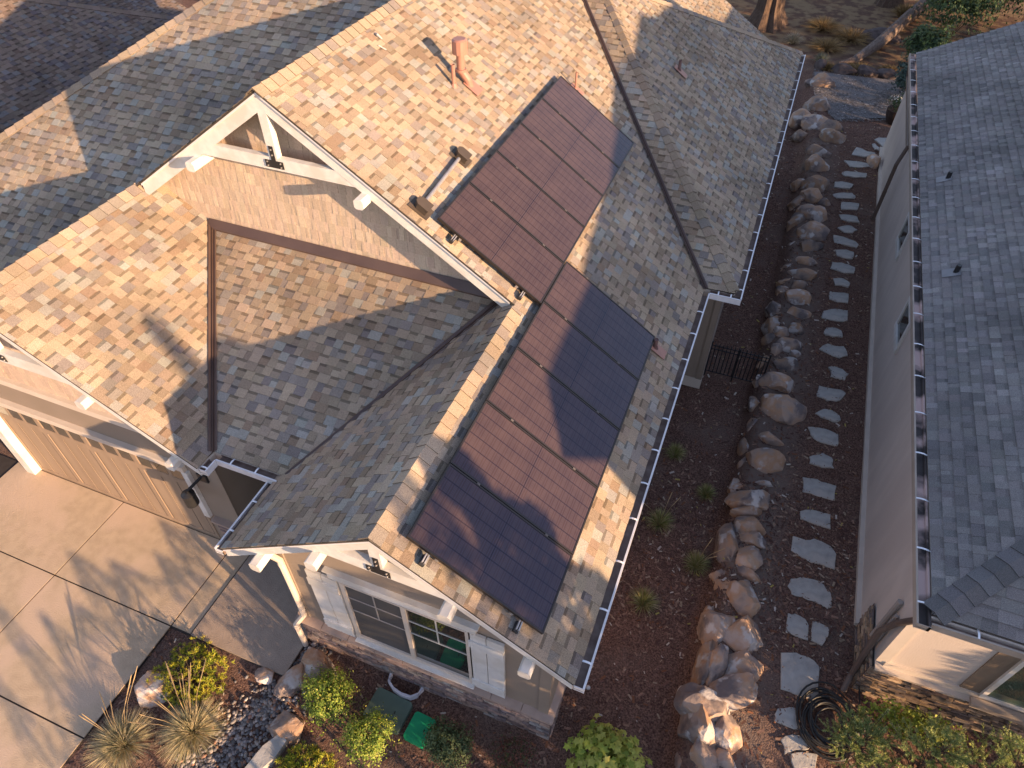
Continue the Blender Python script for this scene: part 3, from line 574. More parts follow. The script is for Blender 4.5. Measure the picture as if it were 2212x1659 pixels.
# ------------------------------------------------------------------ solar panels (things resting on the roof)
PU = V(1, 0, -.68).normalized(); PN = V(.68, 0, 1).normalized()    # down slope, roof normal
def make_panel():
    """local frame: x down the slope, y along the ridge, z off the roof"""
    t = thing('solar_panel', 'black solar panel', 'solar panel')
    Lx, Ly = 1.87, 1.042; m = MB()
    for a in ((0, .022, 0, Ly), (Lx - .022, Lx, 0, Ly), (.022, Lx - .022, 0, .022), (.022, Lx - .022, Ly - .022, Ly)): m.box(a[0], a[1], a[2], a[3], .085, .125)
    m.build('frame', PFRAME, t, local=True)
    me = bpy.data.meshes.new('cells'); a = .021
    me.from_pydata([(a, a, .119), (Lx - a, a, .119), (Lx - a, Ly - a, .119), (a, Ly - a, .119), (a, a, .09), (Lx - a, a, .09), (Lx - a, Ly - a, .09), (a, Ly - a, .09)], [], [(0, 1, 2, 3), (7, 6, 5, 4), (4, 5, 1, 0), (5, 6, 2, 1), (6, 7, 3, 2), (7, 4, 0, 3)])
    me.materials.append(CELLS); uv = me.uv_layers.new(name='UVMap'); 
    for i, c in enumerate(((0, 0), (0, 1), (1, 1), (1, 0))): uv.data[i].uv = c
    put('cells', me, t, True)
    m = MB(); 
    for x in (.42, 1.45): m.box(x - .02, x + .02, .0, Ly, .04, .084)
    m.build('mounting_rail', STEEL, t, local=True)
    for x in (.42, 1.45): c = MB(); c.box(x - .02, x + .02, Ly - .01, Ly + .018, .10, .13); c.build('panel_clamp', CLAMP, t, local=True)
    for x in (.42, 1.45): c = MB(); c.tube([(x, .3, .0), (x, .3, .04)], .03, 6); c.build('standoff', STEEL, t, local=True)
    return t
P0 = make_panel(); prot = Matrix((PU, V(0, 1, 0), PN)).transposed()
words = ['nearest', 'second', 'third', 'fourth', 'farthest']
def place_panel(x, y, label, first):
    o = P0 if first else dup(P0)
    o.location = (x, y, zA(x) + .004); o.rotation_mode = 'QUATERNION'; o.rotation_quaternion = prot.to_quaternion(); o['label'] = label; o['group'] = 'black solar panels laid in two blocks on the roof'
    return o
LBL = ['blue shaded solar panel at the lower gable corner of the front block', 'solar panel above the blue shaded one, tree shadow tips on its lower edge', 'middle solar panel of the front block beside the lone shingle ridge', 'solar panel half in deep house shadow, fourth from the front gable', 'topmost solar panel of the front block, touching the rear block at its corner',
       'solar panel of the rear block beside the lower junction box and white fascia', 'second solar panel of the rear block, beside the steel conduit', 'middle solar panel of the rear block, above the upper junction box', 'solar panel of the rear block just below the topmost one', 'topmost solar panel of the rear block, below the thin red vent pipe']
for i in range(5): place_panel(-2.545, 3.29 + i * 1.053, LBL[i], i == 0)
for i in range(5): place_panel(-4.10, 7.42 + i * 1.053, LBL[5 + i], False)
def onA(x, y, h=0): return Vector((x, y, zA(x))) + PN * h
def jbox(x, y, label):
    t = thing('junction_box', label, 'junction box', onA(x, y))
    t.rotation_mode = 'QUATERNION'; t.rotation_quaternion = prot.to_quaternion(); t['group'] = 'brown junction boxes beside the rear panels'; t.scale = (.82, .82, .82)
    def prof(x0, x1, y0, y1, c, z0, z1):
        m = MB(); q = [(x0 + c, y0), (x1, y0), (x1, y1), (x0 + c, y1), (x0, y1 - c), (x0, y0 + c)]; m.face([(a, b, z1) for a, b in q]); m.face([(a, b, z0) for a, b in q][::-1])
        for i in range(6): a, b = q[i], q[(i + 1) % 6]; m.face([(*a, z0), (*b, z0), (*b, z1), (*a, z1)])
        return m
    prof(-.13, .13, -.10, .10, .06, .02, .13).build('box_body', BOX, t, local=True); prof(-.14, .14, -.11, .11, .06, .13, .155).build('lid', BOX, t, local=True)
    m = MB(); m.box(-.2, .2, -.16, .14, .02, .026); m.build('base_flashing', BOX, t, local=True)
jbox(-4.38, 8.93, 'brown junction box at the upper end of the steel conduit'); jbox(-4.32, 7.47, 'brown junction box at the lower end of the conduit by the white fascia')
m = MB(); m.tube([onA(-4.38, 8.80, .07), onA(-4.33, 7.60, .07)], .028, 10); cd = tag(m.build('conduit', STEEL), 'straight pale steel conduit between the two junction boxes', 'conduit')
def hook(x, y, label):
    t = thing('rail_end_clamp', label, 'rail clamp', onA(x, y), 'bright rail end clamps along the panel edges'); t.rotation_mode = 'QUATERNION'; t.rotation_quaternion = prot.to_quaternion()
    m = MB(); m.box(-.03, .03, -.07, .05, .03, .07); m.build('clamp_foot', BLACK, t, local=True)
    m = MB(); m.box(-.022, -.008, -.05, .06, .071, .10); m.box(.008, .022, -.05, .06, .071, .10); m.build('clamp_jaw', STEEL, t, local=True)
hook(-2.30, 3.22, 'rail clamp under the front panel edge nearer the gable peak'); hook(-1.24, 3.22, 'rail clamp under the front panel edge nearer the gutter'); hook(-3.82, 7.35, 'rail clamp just below the lower junction box'); hook(-2.80, 7.35, 'rail clamp where the two panel blocks meet')
# ------------------------------------------------------------------ neighbouring house on the right
NB = thing('house', 'neighbouring house with slate grey shingles and a stacked stone base, right', 'house', (7, 12, 0))
SLATEF = mat('slate_grey_flashing', (.24, .24, .25), None, 4, .5)
def zN(x): return 3.3 + .5 * (x - 3.22)
def N3(x, y): return (x, y, zN(x))
def zNf(y): return 3.3 + .47 * (y - 5.42)
nr = roof('roof_slope', [N3(3.22, 5.42), N3(3.22, 24.3), N3(9.4, 24.3), N3(9.4, 11.99)], (0, 1, 0), SLATE, NB, e=.15, wr=(.08, .2), th=(.012, .017), bd=.8)
roof('roof_slope', [(3.22, 5.42, zNf(5.42)), (9.4, 11.99, zNf(11.99)), (13, 11.99, zNf(11.99)), (13, 5.42, zNf(5.42))], (1, 0, 0), SLATE, NB, e=.15, wr=(.12, .3), th=(.012, .016), bd=.8)
caps(nr, (3.23, 5.43, 3.31), (9.4, 11.995, 6.39), V(-.5, 0, 1), V(0, -.47, 1), [((.14, .135, .135), 2), ((.125, .12, .12), 2), ((.155, .15, .148), 1)] * 3, sp=.215, wd=.165)
g1 = gutter(NB, (3.218, 5.25, 3.275), (3.218, 24.3, 3.275), (-1, 0, 0), wd=.165, mats=[NTRIM, GUTPINK, GUTPINK], sp=.82, ends=(True, True))
g2 = gutter(NB, (3.22, 5.42, 3.275), (9.0, 5.42, 3.275), (0, -1, 0), mats=[NTRIM, GUTIN, CREAM], sp=.78, first=.5, ends=(False, True))
m = MB(); m.box(3.3, 9, 5.8, 24.0, .3, 3.2); m.build('side_wall', NTAN, NB)
m = MB(); m.box(3.22, 3.3, 6.75, 24.0, .3, .52); m.build('foundation', CREAM, NB)
m = MB(); m.box(3.225, 3.245, 5.46, 24.3, 3.08, 3.27); m.box(3.225, 9, 5.44, 5.46, 3.08, 3.27); m.box(3.245, 3.30, 5.46, 24.2, 3.08, 3.10); m.build('eave_fascia', NTRIM, NB)
m = MB(); m.box(3.285, 3.44, 5.775, 5.8, 1.28, 3.1); m.build('corner_trim', CREAM, NB)
m = MB(); m.box(3.40, 9, 5.76, 5.8, 1.22, 1.33); m.box(3.30, 9, 5.68, 5.8, 1.17, 1.22); m.build('base_trim', CREAM, NB)
m = MB(); m.box(4.35, 4.60, 5.78, 5.8, 1.33, 2.9); m.build('window_trim', mat('brown_window_trim', (.24, .18, .13), None, 3, .7), NB)
ST2 = [((.33, .23, .15), 3), ((.24, .175, .125), 3), ((.40, .29, .19), 2), ((.17, .125, .10), 3), ((.14, .115, .105), 2)]
ledgestone((3.24, 5.72, 0), (1, 0, 0), (0, -1, 0), 6, .30, 1.2, NB, pal=ST2, hr=(.025, .06), wr=(.07, .26), dp=(.0, .06))
ledgestone((3.27, 5.70, 0), (0, 1, 0), (-1, 0, 0), 1.05, .30, 1.2, NB, pal=ST2, hr=(.025, .06), wr=(.07, .26), dp=(.0, .04))
for yc, z0, z1 in ((15.75, 1.95, 2.55), (12.45, 1.95, 2.55)):
    m = MB(); m.box(3.26, 3.3, yc - .46, yc - .36, z0, z1); m.box(3.26, 3.3, yc + .36, yc + .46, z0, z1); m.box(3.25, 3.3, yc - .46, yc + .46, z0 - .10, z0 + .01); m.box(3.26, 3.3, yc - .46, yc + .46, z1, z1 + .05)
    wn = m.build('window', WHITE, NB); g = MB(); g.box(3.285, 3.298, yc - .36, yc + .36, z0 + .01, z1); g.build('pane', GLASS, wn, local=True)
m = MB(); m.box(4.60, 7.4, 5.74, 5.8, 1.30, 1.36); m.box(4.60, 4.66, 5.74, 5.8, 1.36, 2.9); wn = m.build('window', WHITE, NB)
g = MB(); g.box(4.66, 7.4, 5.765, 5.795, 1.36, 2.9); g.build('pane', GLASSG, wn, local=True)
m = MB(); m.box(4.52, 7.5, 5.62, 5.74, 1.18, 1.27); m.build('window_sill', NTRIM, wn, local=True)
m = MB(); m.tube([(3.10, 5.36, 3.16), (3.2, 5.52, 2.95), (3.24, 5.88, 2.2), (3.22, 5.95, 1.95), (3.16, 5.95, 1.75), (3.18, 5.86, .85), (3.17, 5.80, .62), (3.10, 5.55, .50)], .045, 8); m.build('downspout', BROWND, NB)
m = MB(); m.tube([(3.26, 6.05, .9), (3.26, 6.05, 2.1)], .03, 8); m.build('utility_conduit', TRIMG, NB); m = MB(); m.tube([(3.25, 6.19, 1.2), (3.25, 6.19, 2.25)], .04, 8); m.build('utility_conduit', TRIMG, NB)
m = MB(); m.tube([(3.25, 12.45 - 1.2, .5), (3.25, 12.4, .5)], .01, 5); 
for x, y in ((3.68, 16.14), (3.68, 12.52)):
    m = MB(); z = zN(x); m.tube([(x, y, z - .02), (x, y, z + .17)], .045, 12); o = m.build('vent_pipe', BLACK, NB); p = MB(); q = [(x + a, y + b, zN(x + a) + .02) for a, b in ((-.2, -.12), (.06, -.12), (.06, .12), (-.2, .12))]; p.hexa(q, [(c[0], c[1], c[2] + .01) for c in q]); p.build('vent_flashing', SLATEF, o, local=True)
m = MB(); m.tube([(3.12, 24.2, 3.2), (3.22, 24.0, 2.7), (3.24, 19.5, 2.6), (3.12, 19.3, 2.2), (3.1, 19.2, .6)], .05, 8); m.build('downspout', BROWND, NB)
# unseen storey added to the same house, ridge shaped to cast the roof shadow
m = MB(); m.box(10, 13, 2.33, 17.5, 5.05, 6.72); m.build('shadow_caster_wall', NTAN, NB); m = MB(); m.box(10, 13, 6.6, 17.4, .3, 5.05); m.build('shadow_caster_base', NTAN, NB)
for a_ in (10.1, 12.8): m = MB(); m.box(a_, a_ + .12, 2.45, 2.57, .3, 5.05); m.build('shadow_caster_post', NTRIM, NB)  # open bay and posts invented so sun passes under the block
ev = [(9.5, 1.85, 6.82), (13.5, 1.85, 6.82), (13.5, 18, 6.9), (9.5, 18, 6.9)]
rd = [(11.5, y_, z_) for y_, z_ in ((1.62, 7.5), (1.95, 7.86), (2.82, 7.89), (4.1, 7.92), (4.6, 8.02), (6.04, 8.19), (7.15, 8.47), (7.9, 8.6), (9.56, 9.03), (10.0, 9.2), (11.86, 9.53), (12.36, 9.31), (13.3, 9.25), (17.6, 8.9))]
m = MB(); m.face([ev[0], ev[1], rd[0]]); m.face([ev[2], ev[3], rd[-1]]); m.face(ev[::-1])
n = len(rd)
for sx, a, b in ((9.5, 0, 3), (13.5, 1, 2)):
    for i in range(n - 1):
        y0 = 1.85 + 16.15 * i / (n - 1); y1 = 1.85 + 16.15 * (i + 1) / (n - 1); z0 = 6.82 + .08 * i / (n - 1); z1 = 6.82 + .08 * (i + 1) / (n - 1); m.face([(sx, y0, z0), (sx, y1, z1), rd[i + 1], rd[i]])
for c in range(len(m.c)): m.c[c] = (.12, .125, .135)
m.build('shadow_caster_roof', SHING, NB)

# ------------------------------------------------------------------ neighbouring house on the far left
NL = thing('house', 'farther neighbouring house, only its shaded brown shingle roof showing, top left', 'house', (-24, 14, 0))
NLP = [(tuple(v * k_ for v, k_ in zip(c, (.52, .50, .56))), w_) for c, w_ in TANP]  # tan palette darkened and cooled; the roof's shade is put into the colour
def zL(x): return 2.4 - .6 * (x + 19)
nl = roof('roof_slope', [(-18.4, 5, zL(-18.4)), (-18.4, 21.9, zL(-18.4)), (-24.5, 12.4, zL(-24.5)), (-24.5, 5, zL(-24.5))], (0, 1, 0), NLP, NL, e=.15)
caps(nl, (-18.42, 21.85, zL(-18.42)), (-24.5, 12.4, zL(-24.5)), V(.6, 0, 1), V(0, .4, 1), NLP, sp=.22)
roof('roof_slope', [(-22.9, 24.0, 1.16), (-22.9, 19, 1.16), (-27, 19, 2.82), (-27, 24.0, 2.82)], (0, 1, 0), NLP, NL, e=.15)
m = MB(); m.box(-26, -18.9, 5.5, 21, 0, 2.0); m.build('side_wall', TAN, NL)
m = MB(); m.tube([(-18.9, 9.6, zL(-18.9) - .03), (-18.9, 9.6, zL(-18.9) + .35)], .05, 8); m.build('vent_pipe', BLACK, NL)

# ------------------------------------------------------------------ ground
XL = [(0, .95), (22, .98), (24, .85), (27, .6), (30, .5), (60, .5)]
def xl(y):
    for (a, b), (c, d) in zip(XL, XL[1:]):
        if y <= c: return b + (d - b) * max(0, (y - a)) / (c - a)
    return .6
def gh(x, y):
    t = (x - xl(y) + .1) / .35; t = max(0, min(1, t)); h = .45 * t * t * (3 - 2 * t) if x < 12 else .45
    f = max(0, min(1, (y - 27) / 4)); h = h * (1 - f) + .35 * f
    near = 1 if y < 40 else 0
    return h + (noise.noise((x * .8, y * .8, 0)) * .03 + noise.noise((x * 4, y * 4, 3)) * .012) * near - .02
def axis(segs):
    out = []
    for a, b, s in segs:
        k = a
        while k < b - 1e-6: out.append(k); k += s
    out.append(segs[-1][1]); return out
xs = axis([(-90, -16, 6), (-16, -8, .8), (-8, 6, .14), (6, 14, 1), (14, 90, 6)]); ys = axis([(-30, 0, 3), (0, 14, .14), (14, 36, .3), (36, 60, 1.5), (60, 150, 10)])
vv = [(x, y, gh(x, y)) for y in ys for x in xs]; nx = len(xs)
ff = [(j * nx + i, j * nx + i + 1, (j + 1) * nx + i + 1, (j + 1) * nx + i) for j in range(len(ys) - 1) for i in range(nx - 1)]
me = bpy.data.meshes.new('ground'); me.from_pydata(vv, [], ff)
da = me.attributes.new('Dust', 'FLOAT', 'POINT'); da.data.foreach_set('value', [max(0, min(1, (x - xl(y) - .05) / .25)) * max(0, min(1, (xl(y) + 1.25 - x) / .55)) * (1 if y < 24 else 0) for x, y, z in vv])
me.materials.append(MULCH); me.polygons.foreach_set('use_smooth', [True] * len(ff)); tag(put('ground', me), kind='structure')
# driveway slabs
m = MB()
def slab(x0, x1, y0, y1, z=.035, g=.012): m.box(x0 + g, x1 - g, y0 + g, y1 - g, -.08, z)
for x0, x1 in ((-16.5, -12.42), (-12.42, -9.74), (-9.74, -7.2)):
    for y0, y1 in ((-3, -.95), (-.95, .93), (.93, 2.81), (2.81, 4.47)):
        if x1 < -12 and y1 > 4: y1 = 4.0
        slab(x0, x1, y0, y1)
slab(-7.2, -6.80, 2.81, 4.4)
tag(m.build('driveway', CONC), kind='structure')
m = MB(); slab(-6.79, -4.95, 2.79, 7.0, .06); slab(-6.74, -6.5, 4.45, 4.5, .05); tag(m.build('walkway', CONC2), kind='structure')
m = MB(); m.box(-16.5, -7.205, -3, 4.46, -.07, .018); m.box(-7.205, -4.96, 2.80, 7, -.07, .018); tag(m.build('driveway_joint_base', JOINT), kind='structure')
# loose bark and fine debris
STONES = [[[3.05,24.59],[3.17,24.78],[3.4,24.83],[3.57,24.62],[3.53,24.32],[3.32,24.15]],[[2.98,24.22],[3.06,24.31],[3.22,24.03],[3.21,23.86],[3.09,23.87]],[[2.41,23.26],[2.53,23.85],[2.72,23.78],[2.87,23.66],[3.1,23.65],[3.11,23.43],[2.79,23.25]],[[2.2,22.77],[2.35,22.8],[2.67,22.86],[2.94,22.86],[2.98,22.66],[2.77,22.5],[2.41,22.41]],[[2.18,21.9],[2.3,22.07],[2.61,22.14],[2.9,22.16],[2.88,21.88],[2.58,21.76],[2.27,21.74]],[[2.01,21.24],[2.2,21.34],[2.55,21.3],[2.46,21.0],[2.01,20.92]],[[2.01,20.49],[2.3,20.7],[2.54,20.77],[2.64,20.63],[2.63,20.47],[2.13,20.31]],[[2.28,20.15],[2.52,20.21],[2.76,20.22],[2.72,19.85],[2.29,19.72]],[[2.24,19.39],[2.51,19.48],[2.74,19.46],[2.81,19.19],[2.53,19.12],[2.32,19.17]],[[2.25,18.68],[2.46,18.89],[2.62,18.91],[2.78,18.77],[2.66,18.57],[2.44,18.51]],[[2.17,18.26],[2.42,18.26],[2.74,18.15],[2.83,18.03],[2.79,17.86],[2.48,17.89],[2.22,17.9]],[[2.27,17.54],[2.53,17.66],[2.73,17.61],[2.72,17.3],[2.47,17.24],[2.32,17.29]],[[2.22,16.93],[2.45,17.0],[2.62,16.98],[2.79,16.9],[2.78,16.65],[2.55,16.56],[2.2,16.64]],[[2.3,16.22],[2.45,16.31],[2.6,16.28],[2.71,16.17],[2.68,16.0],[2.36,15.97]],[[2.26,15.65],[2.48,15.68],[2.7,15.73],[2.7,15.34],[2.47,15.29],[2.27,15.34]],[[2.15,14.61],[2.17,14.78],[2.32,14.91],[2.56,15.0],[2.71,15.01],[2.72,14.61],[2.48,14.51],[2.15,14.5]],[[2.23,13.97],[2.28,14.17],[2.43,14.25],[2.61,14.18],[2.65,13.96],[2.45,13.9],[2.28,13.9]],[[2.18,13.35],[2.34,13.6],[2.51,13.57],[2.69,13.64],[2.74,13.55],[2.79,13.35],[2.63,13.2],[2.43,13.23]],[[2.41,12.8],[2.53,12.87],[2.71,12.84],[2.84,12.73],[2.78,12.52],[2.6,12.51],[2.48,12.51],[2.48,12.67]],[[2.24,11.87],[2.27,12.13],[2.47,12.13],[2.72,12.18],[2.82,12.1],[2.76,11.93],[2.65,11.79],[2.47,11.74],[2.25,11.8]],[[2.26,11.27],[2.41,11.46],[2.58,11.48],[2.73,11.38],[2.76,11.25],[2.63,11.17],[2.38,11.2]],[[2.15,10.82],[2.35,10.88],[2.59,10.88],[2.74,10.83],[2.76,10.58],[2.71,10.5],[2.46,10.5],[2.3,10.55],[2.22,10.64]],[[2.25,10.04],[2.38,10.15],[2.47,10.23],[2.66,10.18],[2.68,10.03],[2.72,9.92],[2.54,9.87],[2.27,9.89]],[[2.18,9.49],[2.37,9.53],[2.51,9.51],[2.79,9.51],[2.78,9.15],[2.48,9.14],[2.21,9.14]],[[2.2,8.66],[2.43,8.79],[2.73,8.8],[2.75,8.48],[2.53,8.48],[2.23,8.51]],[[2.14,7.78],[2.14,8.08],[2.36,8.08],[2.48,8.16],[2.77,8.11],[2.88,7.98],[2.87,7.67],[2.65,7.69],[2.5,7.66]],[[2.16,7.06],[2.19,7.21],[2.35,7.31],[2.55,7.34],[2.72,7.3],[2.84,7.19],[2.87,6.93],[2.81,6.88],[2.58,6.93],[2.41,6.94],[2.24,6.93]],[[2.22,6.56],[2.32,6.59],[2.49,6.56],[2.55,6.47],[2.56,6.21],[2.38,6.21],[2.23,6.21],[2.22,6.26]],[[2.6,6.56],[2.73,6.56],[2.86,6.52],[2.85,6.39],[2.78,6.21],[2.61,6.23]],[[2.19,5.85],[2.41,5.94],[2.57,5.94],[2.74,5.86],[2.77,5.81],[2.79,5.31],[2.76,5.29],[2.52,5.27],[2.25,5.28]],[[2.21,4.88],[2.24,4.97],[2.41,5.06],[2.49,5.07],[2.56,4.79],[2.44,4.77],[2.22,4.78]],[[2.33,4.55],[2.49,4.69],[2.57,4.71],[2.73,4.59],[2.67,4.53],[2.47,4.42],[2.41,4.37]],[[2.49,4.41],[2.66,4.5],[2.84,4.54],[2.82,4.32],[2.56,4.22]]]
STL = ["farthest flagstone, broad, at the corner of the neighbouring wall", "small narrow flagstone just before the farthest one", "wedge shaped flagstone where the path starts to curve", "long thin flagstone after the wedge shaped one, far end", "rounded long flagstone fifth from the far end", "short flagstone with a slanted right end, sixth from the far end", "flat topped narrow flagstone seventh from the far end", "squarish flagstone eighth from the far end", "slightly arched flagstone ninth from the far end", "lens shaped flagstone level with the small brown downspout end", "long ragged flagstone sloping down to the right, upper path", "short flagstone beside the upper neighbouring window", "rectangular pale flagstone between the two neighbouring windows", "small pointed flagstone above the twin boulders", "compact flagstone square on its right side, mid path", "straight cut wide flagstone level with the house eave corner", "pentagon shaped small flagstone below the wide one", "hexagonal flagstone level with the iron gate", "two lobed chipped flagstone just below the iron gate", "wide flagstone with a pointed right tip", "diamond shaped flagstone below the wide pointed one", "large flagstone with a sharp upper left spike", "house shaped flagstone with a ragged right edge", "big clean parallelogram flagstone", "rectangular flagstone below the parallelogram one", "large curved top flagstone above the sunlit bark patch", "large oval flagstone with a scalloped lower edge", "left one of the two small paired flagstones", "right one of the two small paired flagstones", "very large flagstone just above the coiled hose", "flagstone half hidden under the left side of the hose", "tan flagstone tilted below the coiled hose", "flagstone at the bottom edge below the hose"]
BOULDERS = [[1.13,28.67,0.54,0.27],[1.11,26.52,0.44,0.38],[0.63,25.73,0.34,0.37],[1.27,25.03,0.54,0.39],[0.77,24.52,0.24,0.21],[1.64,24.81,0.42,0.27],[1.73,24.19,0.44,0.29],[1.29,23.32,0.17,0.14],[1.46,23.0,0.37,0.2],[1.42,22.02,0.38,0.27],[1.13,21.09,0.26,0.18],[1.47,20.83,0.42,0.26],[1.46,20.08,0.3,0.28],[1.15,19.95,0.23,0.25],[1.61,19.07,0.39,0.27],[1.23,18.83,0.22,0.41],[1.61,18.07,0.42,0.26],[1.24,17.56,0.14,0.23],[1.63,17.41,0.3,0.18],[1.8,19.94,0.23,0.15],[1.57,16.72,0.26,0.15],[1.25,16.48,0.17,0.22],[1.53,16.13,0.32,0.19],[1.24,15.84,0.21,0.17],[1.54,15.62,0.21,0.13],[1.23,15.4,0.21,0.19],[1.54,15.06,0.31,0.21],[1.15,14.62,0.28,0.24],[1.61,14.49,0.26,0.17],[1.16,13.94,0.23,0.29],[1.34,13.63,0.19,0.17],[1.62,13.86,0.23,0.18],[1.18,13.48,0.19,0.19],[1.55,13.23,0.34,0.23],[1.27,13.0,0.13,0.21],[1.14,12.68,0.15,0.22],[1.54,12.54,0.26,0.18],[1.68,13.0,0.13,0.09],[1.16,12.0,0.18,0.18],[1.44,11.86,0.36,0.21],[1.08,11.28,0.14,0.21],[1.57,11.14,0.45,0.33],[1.14,10.69,0.13,0.2],[1.47,10.25,0.25,0.12],[1.2,10.27,0.13,0.16],[1.04,9.99,0.11,0.23],[1.17,9.62,0.16,0.26],[1.44,9.6,0.35,0.27],[1.51,9.08,0.19,0.07],[1.18,8.95,0.19,0.15],[1.35,8.6,0.34,0.24],[1.03,8.97,0.11,0.15],[1.33,8.29,0.27,0.09],[1.12,7.56,0.2,0.41],[1.41,7.98,0.27,0.18],[1.51,7.75,0.24,0.13],[1.45,7.33,0.22,0.23],[1.13,6.95,0.16,0.13],[1.54,7.04,0.23,0.1],[1.21,6.68,0.2,0.22],[1.54,6.54,0.27,0.28],[1.07,6.2,0.1,0.14],[1.23,5.96,0.3,0.35],[1.17,5.34,0.19,0.45],[1.61,5.91,0.35,0.25],[1.3,5.34,0.16,0.29],[1.64,5.4,0.29,0.21],[1.55,4.94,0.39,0.24],[1.26,4.61,0.34,0.29],[1.25,4.32,0.28,0.33],[1.6,4.35,0.23,0.26],[1.34,3.96,0.18,0.23],[1.61,4.0,0.18,0.13],[1.13,3.81,0.1,0.18]]
BL = ["medium long boulder, 46th from the near end along the path side of the boulder row", "big rounded boulder, 45th from the near end along the path side of the boulder row", "medium rounded boulder, 28th from the near end along the house side of the boulder row", "big rounded boulder, 44th from the near end along the path side of the boulder row", "small rounded boulder, 27th from the near end along the house side of the boulder row", "medium long boulder, 43rd from the near end along the path side of the boulder row", "medium long boulder, 42nd from the near end along the path side of the boulder row", "small rounded boulder, 41st from the near end along the path side of the boulder row", "medium long boulder, 40th from the near end along the path side of the boulder row", "medium rounded boulder, 39th from the near end along the path side of the boulder row", "small rounded boulder, 26th from the near end along the house side of the boulder row", "medium long boulder, 38th from the near end along the path side of the boulder row", "medium rounded boulder, 37th from the near end along the path side of the boulder row", "small rounded boulder, 25th from the near end along the house side of the boulder row", "medium rounded boulder, 35th from the near end along the path side of the boulder row", "medium upright boulder, 24th from the near end along the house side of the boulder row", "medium long boulder, 34th from the near end along the path side of the boulder row", "small upright boulder, 23rd from the near end along the house side of the boulder row", "small long boulder, 33rd from the near end along the path side of the boulder row", "small long boulder, 36th from the near end along the path side of the boulder row", "small long boulder, 32nd from the near end along the path side of the boulder row", "small rounded boulder, 22nd from the near end along the house side of the boulder row", "small long boulder, 31st from the near end along the path side of the boulder row", "small rounded boulder, 21st from the near end along the house side of the boulder row", "small long boulder, 30th from the near end along the path side of the boulder row", "small rounded boulder, twentieth from the near end along the house side of the boulder row", "small rounded boulder, 29th from the near end along the path side of the boulder row", "small rounded boulder, nineteenth from the near end along the house side of the boulder row", "small long boulder, 28th from the near end along the path side of the boulder row", "small rounded boulder, eighteenth from the near end along the house side of the boulder row", "small rounded boulder, 26th from the near end along the path side of the boulder row", "small rounded boulder, 27th from the near end along the path side of the boulder row", "small rounded boulder, seventeenth from the near end along the house side of the boulder row", "medium rounded boulder, 25th from the near end along the path side of the boulder row", "small upright boulder, 23rd from the near end along the path side of the boulder row", "small upright boulder, sixteenth from the near end along the house side of the boulder row", "small rounded boulder, 22nd from the near end along the path side of the boulder row", "small rounded boulder, 24th from the near end along the path side of the boulder row", "small rounded boulder, fifteenth from the near end along the house side of the boulder row", "medium long boulder, 21st from the near end along the path side of the boulder row", "small upright boulder, fourteenth from the near end along the house side of the boulder row", "medium rounded boulder, twentieth from the near end along the path side of the boulder row", "small upright boulder, thirteenth from the near end along the house side of the boulder row", "small long boulder, nineteenth from the near end along the path side of the boulder row", "small rounded boulder, twelfth from the near end along the house side of the boulder row", "small upright boulder, eleventh from the near end along the house side of the boulder row", "small upright boulder, tenth from the near end along the house side of the boulder row", "medium rounded boulder, eighteenth from the near end along the path side of the boulder row", "small long boulder, seventeenth from the near end along the path side of the boulder row", "small rounded boulder, eighth from the near end along the house side of the boulder row", "medium rounded boulder, sixteenth from the near end along the path side of the boulder row", "small rounded boulder, ninth from the near end along the house side of the boulder row", "small long boulder, fifteenth from the near end along the path side of the boulder row", "medium upright boulder, seventh from the near end along the house side of the boulder row", "small rounded boulder, fourteenth from the near end along the path side of the boulder row", "small long boulder, thirteenth from the near end along the path side of the boulder row", "small rounded boulder, twelfth from the near end along the path side of the boulder row", "small rounded boulder, sixth from the near end along the house side of the boulder row", "small long boulder, eleventh from the near end along the path side of the boulder row", "small rounded boulder, fifth from the near end along the house side of the boulder row", "medium rounded boulder, tenth from the near end along the path side of the boulder row", "small upright boulder, fourth from the near end along the house side of the boulder row", "medium rounded boulder, third from the near end along the house side of the boulder row", "medium upright boulder, second from the near end along the house side of the boulder row", "medium rounded boulder, ninth from the near end along the path side of the boulder row", "small upright boulder, seventh from the near end along the path side of the boulder row", "small rounded boulder, eighth from the near end along the path side of the boulder row", "medium long boulder, sixth from the near end along the path side of the boulder row", "medium rounded boulder, fifth from the near end along the path side of the boulder row", "medium rounded boulder, third from the near end along the path side of the boulder row", "small rounded boulder, fourth from the near end along the path side of the boulder row", "small rounded boulder, first from the near end along the path side of the boulder row", "small rounded boulder, second from the near end along the path side of the boulder row", "small upright boulder, first from the near end along the house side of the boulder row"]
def gz(x, y): return gh(x, y)
m = MB()
def chip(x, y, s, c, lift=.004):
    a = rnd.uniform(0, 6.283); z = gz(x, y) + lift + rnd.random() * .012; dx, dy = math.cos(a) * s, math.sin(a) * s; ex, ey = -math.sin(a) * s * .35, math.cos(a) * s * .35; tl = rnd.uniform(-.4, .4) * s
    m.face([(x - dx - ex, y - dy - ey, z), (x + dx - ex, y + dy - ey, z + tl * .4), (x + dx + ex, y + dy + ey, z + tl * .4 + .003), (x - dx + ex, y - dy + ey, z + .004)], c)
BC = [((.17, .095, .072), 5), ((.10, .055, .044), 5), ((.28, .17, .12), 2.5), ((.33, .24, .17), 1.1), ((.50, .43, .36), .4), ((.42, .33, .10), .12), ((.20, .09, .05), 1)]
def inbed(x, y):
    if x < -7.15 and y > -3: return y < 0 or False
    if x < -4.9 and y > 2.75: return False
    if x < -.75 and y > 3.4: return False
    if x < -.15 and y > 11.6: return False
    if x > 3.2 and y > 5.7: return False
    return True
